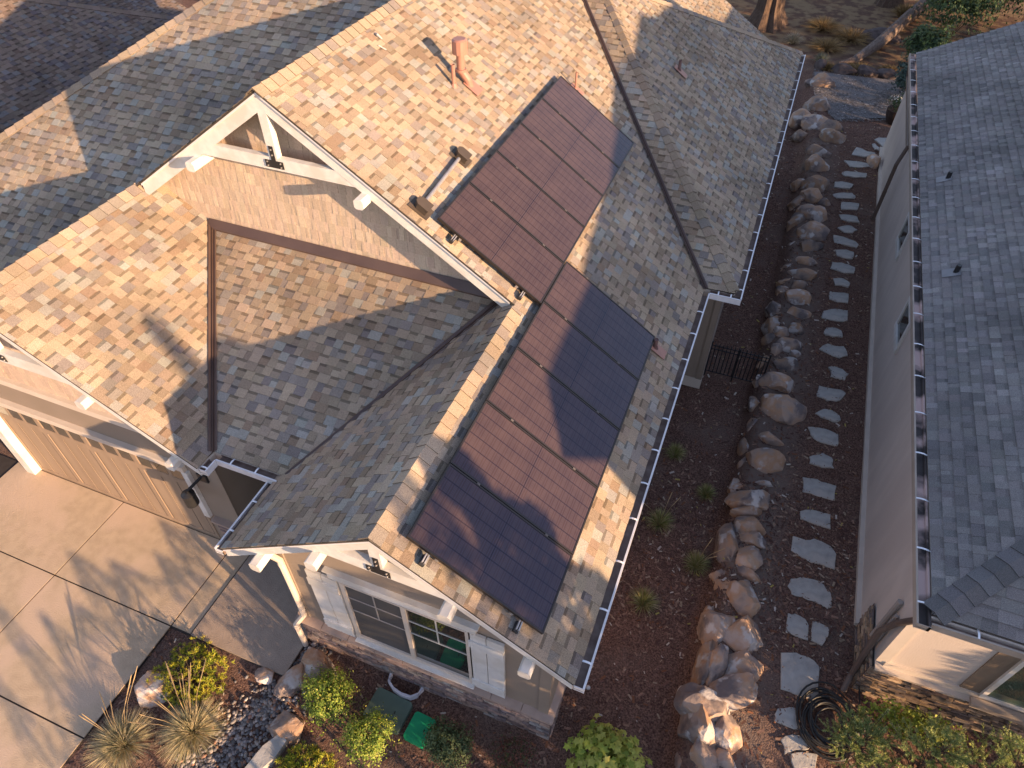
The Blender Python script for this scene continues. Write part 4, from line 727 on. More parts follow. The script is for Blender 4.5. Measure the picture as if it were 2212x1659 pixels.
for P in STONES:                      # litter spilling over the edges of the flagstones
    for k in range(len(P)):
        a_, b_ = P[k], P[(k + 1) % len(P)]
        for q_ in range(3):
            f_ = rnd.random(); chip(a_[0] + (b_[0] - a_[0]) * f_ + rnd.gauss(0, .03), a_[1] + (b_[1] - a_[1]) * f_ + rnd.gauss(0, .03), rnd.uniform(.008, .02), pick(BC), .036)
cnt = 0
while cnt < 26000:
    y = rnd.uniform(.2, 9) if rnd.random() < .55 else rnd.uniform(9, 27); x = rnd.uniform(-7.15, 5.5) if y < 5.7 else rnd.uniform(-.9, 3.25)
    if not inbed(x, y): continue
    chip(x, y, rnd.choice((.01, .014, .02, .03, .045)) * rnd.uniform(.7, 1.2), pick(BC)); cnt += 1
BK = matcol('bark_chips', .95, .2, 60, .1, 2, 0)
tag(m.build('bark_mulch', BK, fixn=False), kind='stuff')
# grey gravel patch at the rear
m = MB()
for i in range(5200):
    x = rnd.uniform(.7, 4.0); y = rnd.uniform(25.1, 30.2)
    if x < 1.0 + (27.5 - y) * .35 or y < 25.3 + (x - 1) * .45 - .2: continue
    s = rnd.uniform(.015, .045); c = pick([((.20, .185, .175), 3), ((.13, .12, .115), 3), ((.33, .31, .30), 1), ((.08, .07, .065), 2)]); chip(x, y, s, c, .03)
for x, y in ((1, 1),): pass
tag(m.build('gravel', BK, fixn=False), kind='stuff')
m = MB(); m.face([(.75, 29.9, .41), (.9, 27.6, .41), (1.75, 25.6, .44), (3.3, 26.4, .44), (4.1, 27, .44), (4.1, 30.2, .41)]); m.v = [(x, y, gz(x, y) + .03) for x, y, z in m.v]; tag(m.build('gravel_bed', mat('grey_gravel', (.10, .09, .085), (.20, .185, .18), 28, .95, .6, 40)), kind='structure')
# flagstones
for i, P in enumerate(STONES):
    cx = sum(p[0] for p in P) / len(P); cy = sum(p[1] for p in P) / len(P); z = gz(cx, cy); m = MB(); th = .032
    q = []
    for k in range(len(P)):
        a = P[k]; b = P[(k + 1) % len(P)]; q.append((a[0] - cx, a[1] - cy)); q.append(((a[0] + b[0]) / 2 - cx + rnd.uniform(-.02, .02), (a[1] + b[1]) / 2 - cy + rnd.uniform(-.02, .02)))
    top = [(x * .97, y * .97, th + rnd.uniform(-.004, .004)) for x, y in q]; m.face(top)
    for k in range(len(q)):
        j = (k + 1) % len(q); m.face([(*q[k], -.05), (*q[j], -.05), (*q[j], th - .012), (*q[k], th - .012)]); m.face([(*q[k], th - .012), (*q[j], th - .012), top[j], top[k]])
    o = m.build('flagstone', FLAG, loc=(cx, cy, z), local=True)
    tag(o, STL[i], 'flagstone', 'grey flagstones of the side yard path')
# boulders
def rock(name, x, y, z, rx, ry, rz, seed, sub=3, rot=None, mt=None, rough=.30):
    bm = bmesh.new(); bmesh.ops.create_icosphere(bm, subdivisions=sub, radius=1); r = random.Random(seed); off = V(r.uniform(0, 99), r.uniform(0, 99), r.uniform(0, 99))
    pl = [(V(r.gauss(0, 1), r.gauss(0, 1), r.gauss(0, .8)).normalized(), r.uniform(.62, .92)) for _ in range(13)]
    for v in bm.verts:
        d = v.co.normalized(); f = 1 + noise.noise(d * 1.3 + off) * rough + noise.noise(d * 3.3 + off) * rough * .4
        p = d * f
        for n_, h_ in pl:
            e = p.dot(n_) - h_
            if e > 0: p -= n_ * e * .96
        p += d * noise.noise(d * 8 + off) * .045
        v.co = V(p.x * rx, p.y * ry, p.z * rz)
    me = bpy.data.meshes.new(name); bm.to_mesh(me); bm.free(); me.materials.append(mt or ROCK); me.polygons.foreach_set('use_smooth', [True] * len(me.polygons))
    try: me.set_sharp_from_angle(angle=R_(26))
    except Exception: pass
    o = put(name, me, loc=(x, y, z)); o.rotation_euler = (r.uniform(-.15, .15), r.uniform(-.15, .15), rot if rot is not None else r.uniform(-.3, .3)); return o
for i, (x, y, a, b) in enumerate(BOULDERS):
    k = 1.2; h = max(.18, min(.42, (a + b) * .6)); left = x < xl(y) + .28
    z = .20 if left else .38
    tag(rock('boulder', x, y, z, a * k, b * 1.05 * k, h, 100 + i, sub=4 if y < 9 else 3), BL[i], 'boulder', 'boulders of the low retaining wall')
# ------------------------------------------------------------------ plants
def leafcloud(m, c, r, n, s, pal, shape='quad', lump=.38, up=.3, seed=0, shell=.5):
    o = V(seed * 3.1, seed * 1.7, seed)
    for i in range(n):
        d = V(rnd.gauss(0, 1), rnd.gauss(0, 1), rnd.gauss(0, 1)).normalized()
        if d.z < -.35: d.z = -d.z * .5
        f = 1 + noise.noise(d * 2.2 + o) * lump * 2; k = f * (shell + (1 - shell) * rnd.random() ** .6)
        p = V(c[0] + d.x * r[0] * k, c[1] + d.y * r[1] * k, c[2] + d.z * r[2] * k)
        nrm = (d + V(0, 0, up) + V(rnd.uniform(-.6, .6), rnd.uniform(-.6, .6), rnd.uniform(-.6, .6))).normalized()
        a = nrm.cross(V(rnd.uniform(-1, 1), rnd.uniform(-1, 1), .2)).normalized(); b = nrm.cross(a); z = s * rnd.uniform(.65, 1.3); col = pick(pal)
        if shape == 'quad': m.face([p - a * z, p - b * z * .5, p + a * z, p + b * z * .5], col)
        elif shape == 'lobed':
            pts = []
            for k2 in range(10):
                an = 6.283 * k2 / 10; rr = z * (1.05 if k2 % 2 == 0 else .55) * (1.2 if k2 == 0 else 1); pts.append(p + a * math.cos(an) * rr + b * math.sin(an) * rr + nrm * (.12 * z if k2 % 2 else -.05 * z))
            m.face(pts, col)
def shrub(name, loc, r, n, s, pal, label, cat='shrub', shape='quad', seed=1, group=None, subs=7, **k):
    x, y = loc; z = gz(x, y); t = thing(name, label, cat, (x, y, z), group); m = MB()
    rr = random.Random(seed)
    leafcloud(m, (0, 0, r[2] * .75), (r[0] * .85, r[1] * .85, r[2] * .85), n // 2, s, pal, shape, seed=seed, **k)
    for i in range(subs):
        an = 6.283 * i / subs + rr.random(); q = rr.uniform(.35, .62); kz = rr.uniform(.7, 1.25); leafcloud(m, (math.cos(an) * r[0] * q, math.sin(an) * r[1] * q, r[2] * rr.uniform(.55, 1.05)), (r[0] * .42 * kz, r[1] * .42 * kz, r[2] * .5 * kz), n // 2 // subs, s, pal, shape, seed=seed + i, **k)
    m.build('foliage', LEAF, t, local=True, fixn=False)
    m = MB()
    for i in range(9):
        an = rr.uniform(0, 6.28); m.tube([(0, 0, -.05), (math.cos(an) * r[0] * .3, math.sin(an) * r[1] * .3, r[2] * .5), (math.cos(an) * r[0] * .6, math.sin(an) * r[1] * .6, r[2] * 1.1)], [.014, .009, .004], 5)
    m.build('stems', BARK, t, local=True); return t
def mugo(loc, r, n, label, seed, pal):
    x, y = loc; t = thing('mugo_pine', label, 'pine shrub', (x, y, gz(x, y))); m = MB(); st = MB(); o = V(seed, seed * 2.2, 0)
    for i in range(n):
        d = V(rnd.gauss(0, 1), rnd.gauss(0, 1), abs(rnd.gauss(0, .8)) + .05).normalized(); f = 1 + noise.noise(d * 2 + o) * .35; k = f * rnd.uniform(.72, 1.0)
        p = V(d.x * r[0] * k, d.y * r[1] * k, d.z * r[2] * k + .05); ax = (d + V(0, 0, .9)).normalized(); col = pick(pal); L_ = rnd.uniform(.045, .07)
        for j in range(13):
            q = (ax * rnd.uniform(.35, 1) + V(rnd.gauss(0, 1), rnd.gauss(0, 1), rnd.gauss(0, 1)).normalized() * .8).normalized(); m.blade(p, p + q * L_, .012, jit(col, .15))
        if i % 6 == 0: st.tube([(p.x * .1, p.y * .1, 0), p * .6, p], [.014, .009, .005], 4)
    m.build('foliage', LEAF, t, local=True, fixn=False); st.build('stems', BARK, t, local=True); return t
def grass(name, loc, R, H, n, pal, label, group=None, heads=0, lean=(0, 0), wd=.007, hp=None, cat='grass clump'):
    x, y = loc; t = thing(name, label, cat, (x, y, gz(x, y)), group); m = MB()
    for i in range(n):
        an = rnd.uniform(0, 6.283); q = rnd.random() ** .6; b = V(math.cos(an) * R * .12 * rnd.random(), math.sin(an) * R * .12 * rnd.random(), -.02)
        e = V(math.cos(an) * R * q + lean[0] * H, math.sin(an) * R * q + lean[1] * H, H * rnd.uniform(.6, 1) * (1 - q * q * .75)); m.blade(b, e, wd, pick(pal), V(0, 0, H * .14))
    m.build('blades', GRASSM, t, local=True, fixn=False)
    if heads:
        for i in range(heads):
            an = rnd.uniform(0, 6.283) if not hp else rnd.uniform(*hp); L_ = rnd.uniform(.8, 1.5) * R; e = V(math.cos(an) * L_, math.sin(an) * L_, H * rnd.uniform(.9, 1.5)); s = MB()
            mid = e * .5 + V(0, 0, H * .25); s.tube([(0, 0, 0), mid, e * .86 + V(0, 0, .03), e], [.0035, .003, .008, .004], 5, (.50, .36, .19)); s.build('seed_stalk', GRASSM, t, local=True)
    return t
GY = [((.48, .46, .05), 4), ((.36, .40, .045), 3), ((.55, .48, .08), 2), ((.14, .20, .025), 2)]
GG = [((.20, .29, .04), 4), ((.32, .38, .06), 3), ((.11, .18, .025), 3), ((.42, .42, .10), 1.4)]
GD = [((.10, .14, .06), 4), ((.14, .18, .08), 3), ((.06, .09, .035), 3)]
STRAW = [((.52, .44, .27), 3), ((.38, .34, .20), 3), ((.62, .52, .33), 2), ((.27, .28, .16), 2)]
mugo((-6.30, 2.24), (.60, .52, .36), 520, 'yellow green mugo pine shrub between the driveway and the pebble bed', 3, GY)
mugo((-3.80, 1.75), (.55, .36, .30), 420, 'low yellow green pine shrub cut by the bottom edge, left of centre', 9, GY)
shrub('round_shrub', (-4.05, 2.72), (.48, .46, .42), 5200, .020, GG, 'feathery green shrub beside the boulder at the stone wall', seed=2)
shrub('round_shrub', (-3.22, 2.42), (.44, .46, .42), 5000, .019, GG, 'bright green fine leaved shrub between two utility lids', seed=5)
shrub('round_shrub', (-2.12, 2.78), (.42, .40, .34), 4200, .020, GD, 'dull grey green shrub right of the bright green lid', seed=8)
RED = [((.14, .05, .035), 3), ((.08, .06, .03), 3), ((.20, .07, .045), 2), ((.07, .09, .03), 3)]
shrub('barberry', (-1.15, 2.95), (.42, .40, .36), 1500, .018, RED, 'dark reddish barberry shrub near the stone wall corner', seed=11, lump=.45)
OAKP = [((.34, .38, .06), 3), ((.42, .43, .09), 3), ((.20, .26, .04), 2), ((.50, .47, .12), 1)]
shrub('maple_shrub', (.10, 3.40), (.62, .50, .55), 620, .062, OAKP, 'light green maple leaved bush at the bottom centre', shape='lobed', seed=14, up=.9, shell=.45)
shrub('broadleaf_shrub', (3.95, 5.22), (.80, .28, .55), 1500, .030, [((.24, .30, .04), 3), ((.16, .22, .03), 3), ((.33, .36, .06), 2)], 'yellow green broadleaf bush behind the spruce tips at the stone base', seed=17)
grass('blue_oat_grass', (-6.60, 1.08), .60, .52, 1700, STRAW, 'straw coloured grass clump with long seed stalks cut by the bottom edge', heads=9, hp=(1.6, 3.3))
grass('blue_oat_grass', (-5.76, 1.60), .60, .50, 2000, STRAW, 'pale tan ornamental grass clump beside the pebble bed', heads=14, hp=(1.2, 3.6))
GT = [((.28, .31, .10), 3), ((.38, .37, .15), 3), ((.50, .42, .24), 3), ((.17, .21, .06), 2)]
for i, (x, y, r, lb) in enumerate([(-.20, 9.50, .26, 'dark green grass tuft farthest back in the mulch bed'), (.56, 8.72, .24, 'small brownish grass tuft near the boulders'), (-.12, 7.78, .33, 'grass tuft beside the gutter, third from the back'), (.68, 7.15, .30, 'grass tuft closest to the boulder row'), (-.01, 6.10, .32, 'bright green grass tuft nearest the front corner')]):
    grass('grass_tuft', (x, y), r * 1.1, .42, 420, GT, lb, 'young grass tufts in the mulch bed', heads=3 if i in (2, 3) else 0)
def needles(m, p, q, L_, n, pal, wd=.009):
    p = Vector(p); q = Vector(q); d = (q - p).normalized()
    for i in range(n):
        t = rnd.random(); o = p + (q - p) * t; s = V(rnd.gauss(0, 1), rnd.gauss(0, 1), rnd.gauss(0, 1)).normalized(); s = (s - d * s.dot(d)).normalized(); m.blade(o, o + (s * .8 + d * .62) * L_ * (1 - .3 * t), wd, pick(pal))
def spruce(loc, H, R, label, pal, seed, dens=1.0, group=None, whorls=5, nl=.042, lower=.22):
    x, y = loc; r = random.Random(seed); t = thing('spruce', label, 'spruce', (x, y, gz(x, y)), group); m = MB(); st = MB(); st.tube([(0, 0, -.1), (0, 0, H)], [.04, .008], 7)
    needles(m, (0, 0, H * .85), (0, 0, H), nl, int(60 * dens), pal)
    for k in range(whorls):
        z = H * (lower + (1 - lower) * k / whorls); rr = R * (1 - .75 * k / whorls); nb = 6
        for j in range(nb):
            an = 6.283 * j / nb + k * .7 + r.uniform(-.2, .2); d = V(math.cos(an), math.sin(an), r.uniform(.45, .9)); e = V(0, 0, z) + d * rr * r.uniform(.8, 1.1); a = V(0, 0, z); st.tube([a, (a + e) / 2 - V(0, 0, .03), e], [.012, .008, .004], 4)
            needles(m, a + (e - a) * .2, e, nl, int(170 * dens), pal)
            for q in (.45, .68):
                b = a + (e - a) * q
                for sg in (-1, 1):
                    sd = V(-d.y * sg, d.x * sg, .15); f = b + (sd * .7 + d * .7).normalized() * rr * .5 * (1.2 - q); needles(m, b, f, nl, int(70 * dens), pal)
    for k in range(6):
        an = r.uniform(0, 6.28); q = R * r.uniform(.15, .7); b = V(math.cos(an) * q, math.sin(an) * q, H * r.uniform(.45, .7)); e = b + V(r.uniform(-.06, .06), r.uniform(-.02, .12), r.uniform(.28, .5)); st.tube([b - V(b.x, b.y, .2), b, e], [.010, .008, .004], 5, (.3, .2, .1)); needles(m, b, e, .05, int(230 * dens), pal, .012)
    m.build('needles', LEAF, t, local=True, fixn=False); st.build('trunk', BARK, t, local=True); return t
SP = [((.32, .38, .13), 3), ((.40, .44, .16), 3), ((.17, .24, .08), 3), ((.50, .50, .22), 1.6)]
spruce((3.20, 4.62), 1.0, .60, 'low spruce tips overlapping the coiled hose', SP, 1)
spruce((3.95, 4.62), 1.5, .70, 'young spruce at the bottom edge in front of the stone base', SP, 2)
spruce((4.80, 4.72), 1.9, .75, 'tallest young spruce beside the right frame edge', SP, 3)
# trees standing outside the picture to the front right; they shade the front yard
DG = [((.045, .075, .03), 3), ((.06, .095, .035), 3), ((.03, .05, .02), 2)]
def conifer(x, y, H, R, label, n=2600, lo=.12, seed=0, cat='conifer', s=.10, pw=.85):
    t = thing('conifer', label, cat, (x, y, 0)); m = MB(); r = random.Random(seed)
    for i in range(n):
        k = r.random() ** .8; z = H * (lo + (1 - lo) * k); lay = .72 + .28 * math.sin(z * 7 + seed); an = r.uniform(0, 6.283); rr = R * (1 - k) ** pw * (.35 + .65 * r.random() ** .4) * lay * (1 + .3 * noise.noise((math.cos(an) * 2, math.sin(an) * 2, z + seed))) + .03
        p = V(math.cos(an) * rr, math.sin(an) * rr, z - rr * .15); a = V(math.cos(an) * 1, math.sin(an) * 1, r.uniform(-.3, .4)).normalized(); b = V(-math.sin(an), math.cos(an), r.uniform(-.4, .4)); z_ = s * r.uniform(.6, 1.3) * (.5 + .5 * (1 - k)); m.face([p - a * z_ - b * z_ * .4, p + b * z_ * .5, p + a * z_ * 1.6, p - b * z_ * .5], pick(DG))
    m.build('crown', LEAF, t, local=True, fixn=False); st = MB(); st.tube([(0, 0, -.2), (0, 0, H * .97)], [.16 * H / 8, .01], 8); st.build('trunk', BARK, t, local=True); return t
conifer(11, -.75, 9.2, .8, 'slender conifer outside the frame to the right', 2400, .55, 1)
conifer(6.6, 1.35, 7.35, 1.65, 'broad conifer outside the frame in front of the neighbouring house', 18000, .0, 2, s=.13, pw=.62)
conifer(7.2, -.1, 5.6, .9, 'second conifer outside the frame at the front right', 2400, .3, 3)
conifer(9.0, 4.4, 4.0, .65, 'small conifer outside the frame before the added shadow caster', 2600, .1, 4)
for yy, hh, lo, nm in ((1.5, 2.25, .85, 'first'), (1.05, 2.15, .82, 'second'), (.42, 2.3, .88, 'third'), (.02, 2.5, .86, 'fourth'), (-.45, 2.3, .86, 'fifth'), (-.9, 2.4, .72, 'sixth'), (-1.35, 2.65, .66, 'seventh'), (-1.95, 2.5, .66, 'eighth')): conifer(.1, yy, hh, .62, nm + ' small conifer crown added outside the frame to cast driveway shadows', 420, lo, int(yy * 10) + 40, s=.05, pw=1.3)  # unseen row invented here, crowns lifted to shape the driveway shadows
for i, yy in enumerate((21.5, 24.2, 27, 30, 33.5)): conifer(15 + (i % 2) * 1.5, yy, 9.5, 2.6, ('nearest','second','middle','fourth','farthest')[i] + ' tall tree of the row behind the neighbouring house, outside the frame', 3500, .02, 20 + i, s=.22, pw=.5)

# woods ring added out of view to block low sky glow
m = MB()
for i in range(9000):
    a = rnd.uniform(0, 6.2832); R0 = rnd.uniform(56, 66); h = 8.5 * (.75 + .3 * noise.noise((math.cos(a) * 9, math.sin(a) * 9, 0))); z = h * rnd.random() ** .8; c = V(math.cos(a) * R0 - 4, math.sin(a) * R0 + 10, z); sz = rnd.uniform(.7, 1.5)
    u_ = V(-math.sin(a), math.cos(a), rnd.uniform(-.4, .4)).normalized(); v_ = V(math.cos(a) * rnd.uniform(-.6, .6), math.sin(a) * rnd.uniform(-.6, .6), 1).normalized(); m.face([c - u_ * sz, c - v_ * sz * .7, c + u_ * sz, c + v_ * sz], pick(DG))
tag(m.build('sky_block_woods', LEAF, fixn=False), kind='stuff')
# far end: tree trunks, dry clumps, log, evergreens
GOLD = [((.26, .17, .07), 3), ((.33, .22, .10), 3), ((.18, .12, .055), 2), ((.38, .28, .15), 1)]
for i, (x, y, r, h, lb) in enumerate([(.7, 34.9, 1.1, .6, 'golden dry grass clump nearest the thick tree trunk'), (1.9, 34.0, 1.2, .6, 'golden dry grass clump beside the dark rock outcrop'), (1.0, 32.6, 1.1, .5, 'low golden clump just below the two larger ones'), (2.4, 30.6, .8, .4, 'dry grass clump by the lower end of the fallen log'), (1.2, 30.4, .5, .3, 'small dry clump above the gravel boulders'), (3.9, 37.8, .7, .8, 'straw tuft at the upper end of the log'), (3.5, 31.1, .6, .3, 'short dry clump right of the log')]):
    grass('dry_grass_clump', (x, y), r, h, 520, GOLD, lb, 'golden dry grass clumps at the rear', wd=.022)
grass('bunch_grass', (-.35, 32.8), .55, .6, 260, [((.38, .33, .24), 3), ((.28, .25, .17), 2)], 'pale bunch grass tuft at the back roof corner', wd=.016)
grass('bunch_grass', (.9, 31.0), .5, .5, 260, [((.13, .15, .12), 3), ((.18, .20, .16), 2)], 'grey green wispy plant above the pale boulder', wd=.014)
def trunk(x, y, r, H, label, lean=(0, 0)):
    t = thing('tree', label, 'tree', (x, y, gz(x, y))); m = MB(); N = 28; pts = []; rings = []
    for k in range(9):
        z = H * k / 8; fl = .8 + .9 * math.exp(-z * 1.8); ring = []
        for j in range(N): a = 6.283 * j / N; q = r * fl * (1 + .45 * noise.noise((math.cos(a) * 2.6 + x, math.sin(a) * 2.6, z * .3))) ; ring.append(V(math.cos(a) * q, math.sin(a) * q, 0))
        pts.append(V(lean[0] * z, lean[1] * z, z - .15)); rings.append(ring)
    m.sweep(pts, rings); m.build('trunk', BARK, t, local=True)
    m = MB(); leafcloud(m, (lean[0] * H, lean[1] * H, H + 1.2), (2.4, 2.4, 2.0), 2200, .13, DG, seed=int(r * 100)); m.build('crown', LEAF, t, local=True, fixn=False)
trunk(-1.7, 34.6, .55, 6.5, 'thick juniper trunk behind the back roof corner'); trunk(3.3, 39.5, .35, 7, 'thinner tree trunk at the top edge behind the log')
m = MB(); m.tube([(5.0, 39.3, .9), (3.9, 36.2, .75), (2.9, 33.2, .6), (2.1, 31.2, .55), (1.6, 30.9, .5)], [.30, .26, .22, .15, .05], 9)
for i in range(len(m.v)): x, y, z = m.v[i]; k = noise.noise((x * 3, y * 3, z * 3)) * .07; m.v[i] = (x + k, y, z + k)
tag(m.build('fallen_log', mat('weathered_log', (.20, .15, .12), (.11, .08, .065), 6, .95, .7, 15, stretch=(3, .5, 3))), 'long weathered fallen log lying across the dry grass', 'log')
DKR = mat('dark_rock', (.11, .085, .078), (.06, .045, .042), 5, .95, .7, 9)
tag(rock('rock_outcrop', 2.9, 34.6, .3, 1.0, .9, .55, 901, 4, mt=DKR), 'dark rounded rock outcrop left of the fallen log', 'rock')
for i, (x, y, a, lb) in enumerate([(.95, 30.4, .3, 'small dark rock beside the white stone'), (1.75, 30.2, .55, 'leftmost dark rock edging the gravel'), (2.6, 30.35, .5, 'middle dark rock edging the gravel'), (3.3, 30.5, .45, 'rightmost dark rock edging the gravel')]):
    tag(rock('edging_rock', x, y, .4, a, .32, .28, 920 + i, 3, mt=DKR), lb, 'rock', 'dark rocks edging the back of the gravel')
tag(rock('white_stone', 1.02, 30.75, .42, .13, .11, .09, 940, 3, mt=mat('white_stone', (.55, .52, .48))), 'small white stone above the gravel boulders', 'stone')
tag(rock('wall_side_rock', 3.05, 22.9, .5, .2, .4, .2, 941, 3), 'pinkish rock against the neighbouring wall below the last flagstones', 'rock')
EV = [((.05, .085, .035), 3), ((.075, .12, .045), 3), ((.11, .16, .05), 1.6), ((.03, .05, .02), 2)]
for i, (x, y, a, b, h, lb) in enumerate([(5.6, 35.5, 1.7, 1.8, 1.6, 'dark evergreen bush directly behind the grey roof'), (8.4, 37.5, 2.4, 2.2, 2.0, 'large evergreen bush at the top right corner'), (6.6, 40.5, 2.4, 2.2, 2.2, 'tall evergreen mass at the top edge right of the log'), (4.6, 31.8, .9, 1.1, 1.0, 'yellowish evergreen shoots beside the log and roof corner')]):
    shrub('evergreen_bush', (x, y), (a, b, h), 5200, .07, EV, lb, 'evergreen bush', seed=30 + i, lump=.35)
shrub('blue_spruce_bush', (4.0, 28.4), (.75, 1.2, .95), 3800, .05, [((.04, .075, .06), 3), ((.06, .10, .08), 3), ((.025, .045, .04), 2)], 'bluish evergreen bush leaning out from under the grey gutter', 'evergreen bush', seed=41)
t = thing('flower_planter', 'dark planter with white and red flowers by the grey house corner', 'planter', (3.62, 26.2, .45)); m = MB(); m.tube([(0, 0, 0), (0, 0, .25), (0, 0, .45)], [.25, .34, .36], 16); m.build('pot', mat('dark_pot', (.05, .03, .025)), t, local=True)
m = MB(); leafcloud(m, (0, 0, .6), (.38, .38, .25), 900, .03, EV); m.build('foliage', LEAF, t, local=True, fixn=False)
m = MB(); leafcloud(m, (-.08, .12, .72), (.26, .22, .16), 60, .034, [((.75, .75, .7), 1)]); leafcloud(m, (.2, -.1, .68), (.12, .12, .1), 16, .03, [((.6, .05, .03), 1)]); m.build('flowers', LEAF, t, local=True, fixn=False)
shrub('dark_bush', (-19.5, 25.0), (2.0, 1.6, 1.2), 2600, .08, EV, 'dark green bush seen beyond the upper left roofs', 'bush', seed=50)
shrub('young_green_shrub', (1.35, 3.2), (.2, .2, .2), 260, .03, OAKP, 'tiny green sprig at the bottom edge below the maple leaved bush', seed=61)
# ------------------------------------------------------------------ small yard things
def lid(x, y, a, b, rz, mt, label, cat='utility lid', gr='plastic utility lids in the front bed'):
    t = thing('utility_lid', label, cat, (x, y, gz(x, y) + .04), rz=rz); m = MB(); q = []
    for cx, cy, s in ((a / 2, b / 2, 0), (-a / 2, b / 2, 1), (-a / 2, -b / 2, 2), (a / 2, -b / 2, 3)):
        for k in range(4): an = 1.5708 * s + 1.5708 * k / 3; r = .05; q.append((cx - math.copysign(r, cx) + math.cos(an) * r, cy - math.copysign(r, cy) + math.sin(an) * r))
    m.face([(*p, .05) for p in q])
    for k in range(len(q)): j = (k + 1) % len(q); m.face([(q[k][0] * 1.02, q[k][1] * 1.02, -.08), (q[j][0] * 1.02, q[j][1] * 1.02, -.08), (*q[j], .05), (*q[k], .05)])
    m.build('lid_top', mt, t, local=True); h = MB(); h.tube([(a * .2, -.02, .052), (a * .2, .02, .052)], .008, 6); h.build('lifting_slot', BLACK, t, local=True)
lid(-2.62, 2.88, .36, .42, -.05, GREENP, 'bright green plastic lid in the mulch'); lid(-3.20, 2.95, .62, .48, -.05, GREYG, 'faded grey green lid partly behind the feathery shrub')
m = MB(); pts = [(-3.40, 3.44, .10), (-3.38, 3.32, .12), (-3.25, 3.24, .12), (-3.10, 3.21, .12), (-2.95, 3.22, .12), (-2.86, 3.30, .12), (-2.84, 3.42, .10)]
m.sweep([Vector(p) for p in pts], [[V(-.0, -.018, -.10), V(0, .018, -.10), V(0, .018, .03), V(0, -.018, .03)] if 0 < i < 6 else [V(-.018, 0, -.10), V(.018, 0, -.10), V(.018, 0, .03), V(-.018, 0, .03)] for i in range(7)])
tag(m.build('vent_well', mat('grey_white_plastic', (.55, .55, .60))), 'white curved foundation vent well against the stone base', 'vent well')
bm = bmesh.new(); bmesh.ops.create_icosphere(bm, subdivisions=3, radius=.035); me = bpy.data.meshes.new('ball'); bm.to_mesh(me); bm.free(); me.materials.append(WHITE); tag(put('white_ball', me, loc=(-.46, 4.40, .03)), 'small white ball on the mulch by the front gutter corner', 'ball')
t = thing('garden_hose', 'coiled dark rubber hose lying at the foot of the stone base', 'hose', (2.92, 5.0, .47)); pts = []; r_ = random.Random(4)
for i in range(15 * 26):
    a = 6.283 * i / 26; k = i // 26; rr = .44 - .016 * k + .03 * math.sin(a * .37 + k); cx = .06 * math.sin(k * 1.7); cy = .08 * math.cos(k * 2.3); pts.append((cx + math.cos(a) * rr * .95, cy + math.sin(a) * rr * 1.12, .03 + .008 * (k % 5) + .025 * abs(math.sin(k * 1.1 + a * .5))))
pts = [(.42, 1.0, .08), (.40, .75, .05), (.43, .3, .04)] + pts[6:] + [(.2, -.1, .12)]
m = MB(); m.tube(pts, .0145, 7); m.build('hose_coil', HOSE, t, local=True, smooth=True); m = MB(); m.tube([(.34, -.06, .13), (.42, -.02, .13), (.44, .0, .13)], [.022, .024, .016], 8); m.build('brass_fitting', STEEL, t, local=True)
t = thing('iron_gate', 'low black iron garden gate between the house corner and the boulders', 'gate', (-.10, 12.08, .0)); 
for a_, h_ in ((0, 1.0), (1.22, 1.0), (.60, .95)): m = MB(); m.box(a_, a_ + .03, -.015, .015, -.05, h_); m.build('gate_post', BLACK, t, local=True)
for z in (.12, .78, .88): m = MB(); m.box(.03, 1.22, -.008, .008, z, z + .018); m.build('gate_rail', BLACK, t, local=True)
m = MB()
for i in range(14): x = .09 + i * .083; m.tube([(x, 0, .12), (x, 0, .93 + .05 * math.sin(3.14 * (i / 13)))], .011, 5)
m.build('pickets', BLACK, t, local=True)
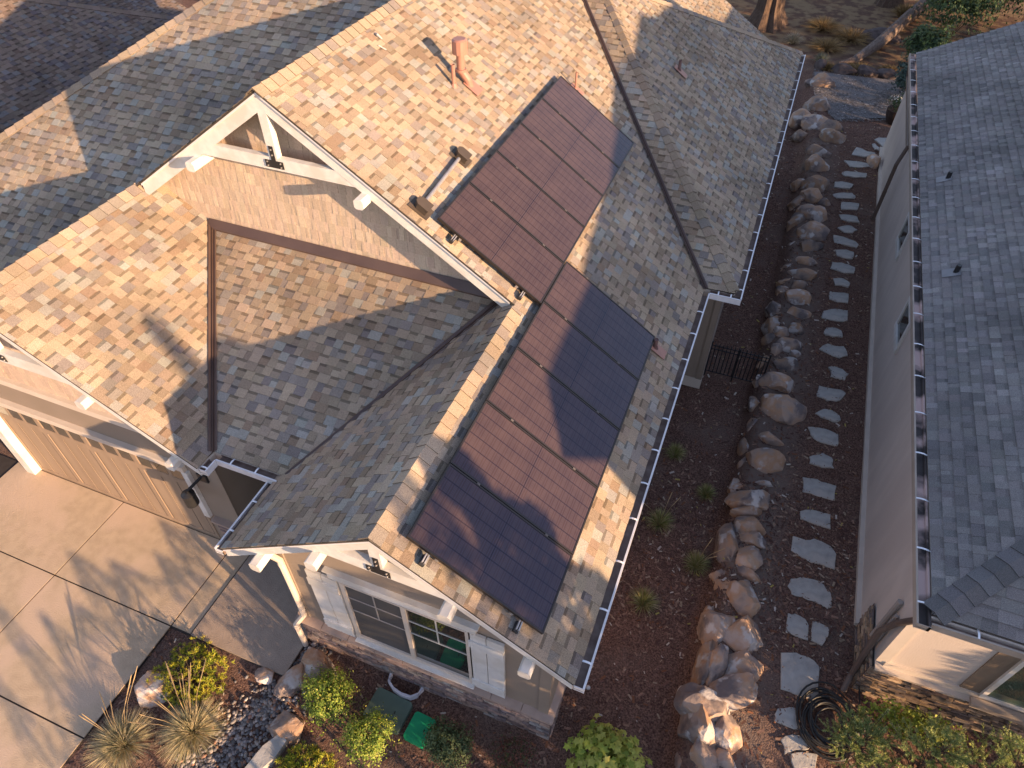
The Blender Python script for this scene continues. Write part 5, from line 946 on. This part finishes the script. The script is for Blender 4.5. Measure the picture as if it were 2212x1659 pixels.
# rocks and pebbles of the front bed
FR = [(-6.74, 1.86, .30, .34, .22, 'brown rock tucked under the left side of the mugo pine'), (-5.25, 2.70, .19, .15, .08, 'flat pale grey stone at the head of the pebble bed'), (-4.55, 3.12, .42, .24, .24, 'broad brown boulder between the stone wall and the feathery shrub'), (-4.78, 2.75, .20, .32, .16, 'low boulder left of the feathery shrub'), (-4.44, 2.18, .34, .26, .20, 'smooth pinkish tan boulder beside the pebble bed')]
for i, (x, y, a, b, h, lb) in enumerate(FR): tag(rock('landscape_rock', x, y, .05, a, b, h, 300 + i, 4), lb, 'rock')
m = MB(); q = [(-4.72, 1.25), (-4.55, 1.3), (-4.36, 1.75), (-4.34, 2.0), (-4.5, 2.02), (-4.62, 1.8)]; m.face([(x, y, .16) for x, y in q])
for k in range(6): j = (k + 1) % 6; m.face([(q[k][0] * 1.003, q[k][1] - .01, -.05), (q[j][0] * 1.003, q[j][1] - .01, -.05), (*q[j], .16), (*q[k], .16)])
tag(m.build('stone_slab', FLAG), 'long pale grey stone slab edging the pebble bed', 'stone slab')
peb = MB(); ico = bmesh.new(); bmesh.ops.create_icosphere(ico, subdivisions=1, radius=1); iv = [v.co.copy() for v in ico.verts]; iff = [tuple(v.index for v in f.verts) for f in ico.faces]; ico.free()
PC = [((.15, .14, .14), 3), ((.22, .20, .19), 3), ((.30, .26, .23), 2), ((.28, .16, .11), 1.2), ((.09, .085, .09), 3), ((.40, .36, .33), .8)]
def pebx(y): return -4.80 - (3.3 - y) * .18
cn = 0
while cn < 1900:
    y = rnd.uniform(.6, 3.45); x = pebx(y) + rnd.gauss(0, 1) * (.12 + .13 * min(1, max(0, (3.3 - y) / 1.2)))
    if (x < -4.93 and y > 2.70): continue
    s = rnd.uniform(.014, .042); a = rnd.uniform(0, 3.14); c = pick(PC); z = gz(x, y) + s * .3 + .01; ca, sa = math.cos(a), math.sin(a); n0 = len(peb.v); kx = rnd.uniform(.8, 1.4)
    for p in iv: X_, Y_ = p.x * s * kx, p.y * s * .85; peb.v.append((x + X_ * ca - Y_ * sa, y + X_ * sa + Y_ * ca, z + p.z * s * .55))
    for f in iff: peb.f.append(tuple(n0 + k for k in f)); peb.c.append(c); peb.m.append(0)
    cn += 1
tag(peb.build('river_pebbles', STONEV, smooth=True, fixn=False), kind='stuff')
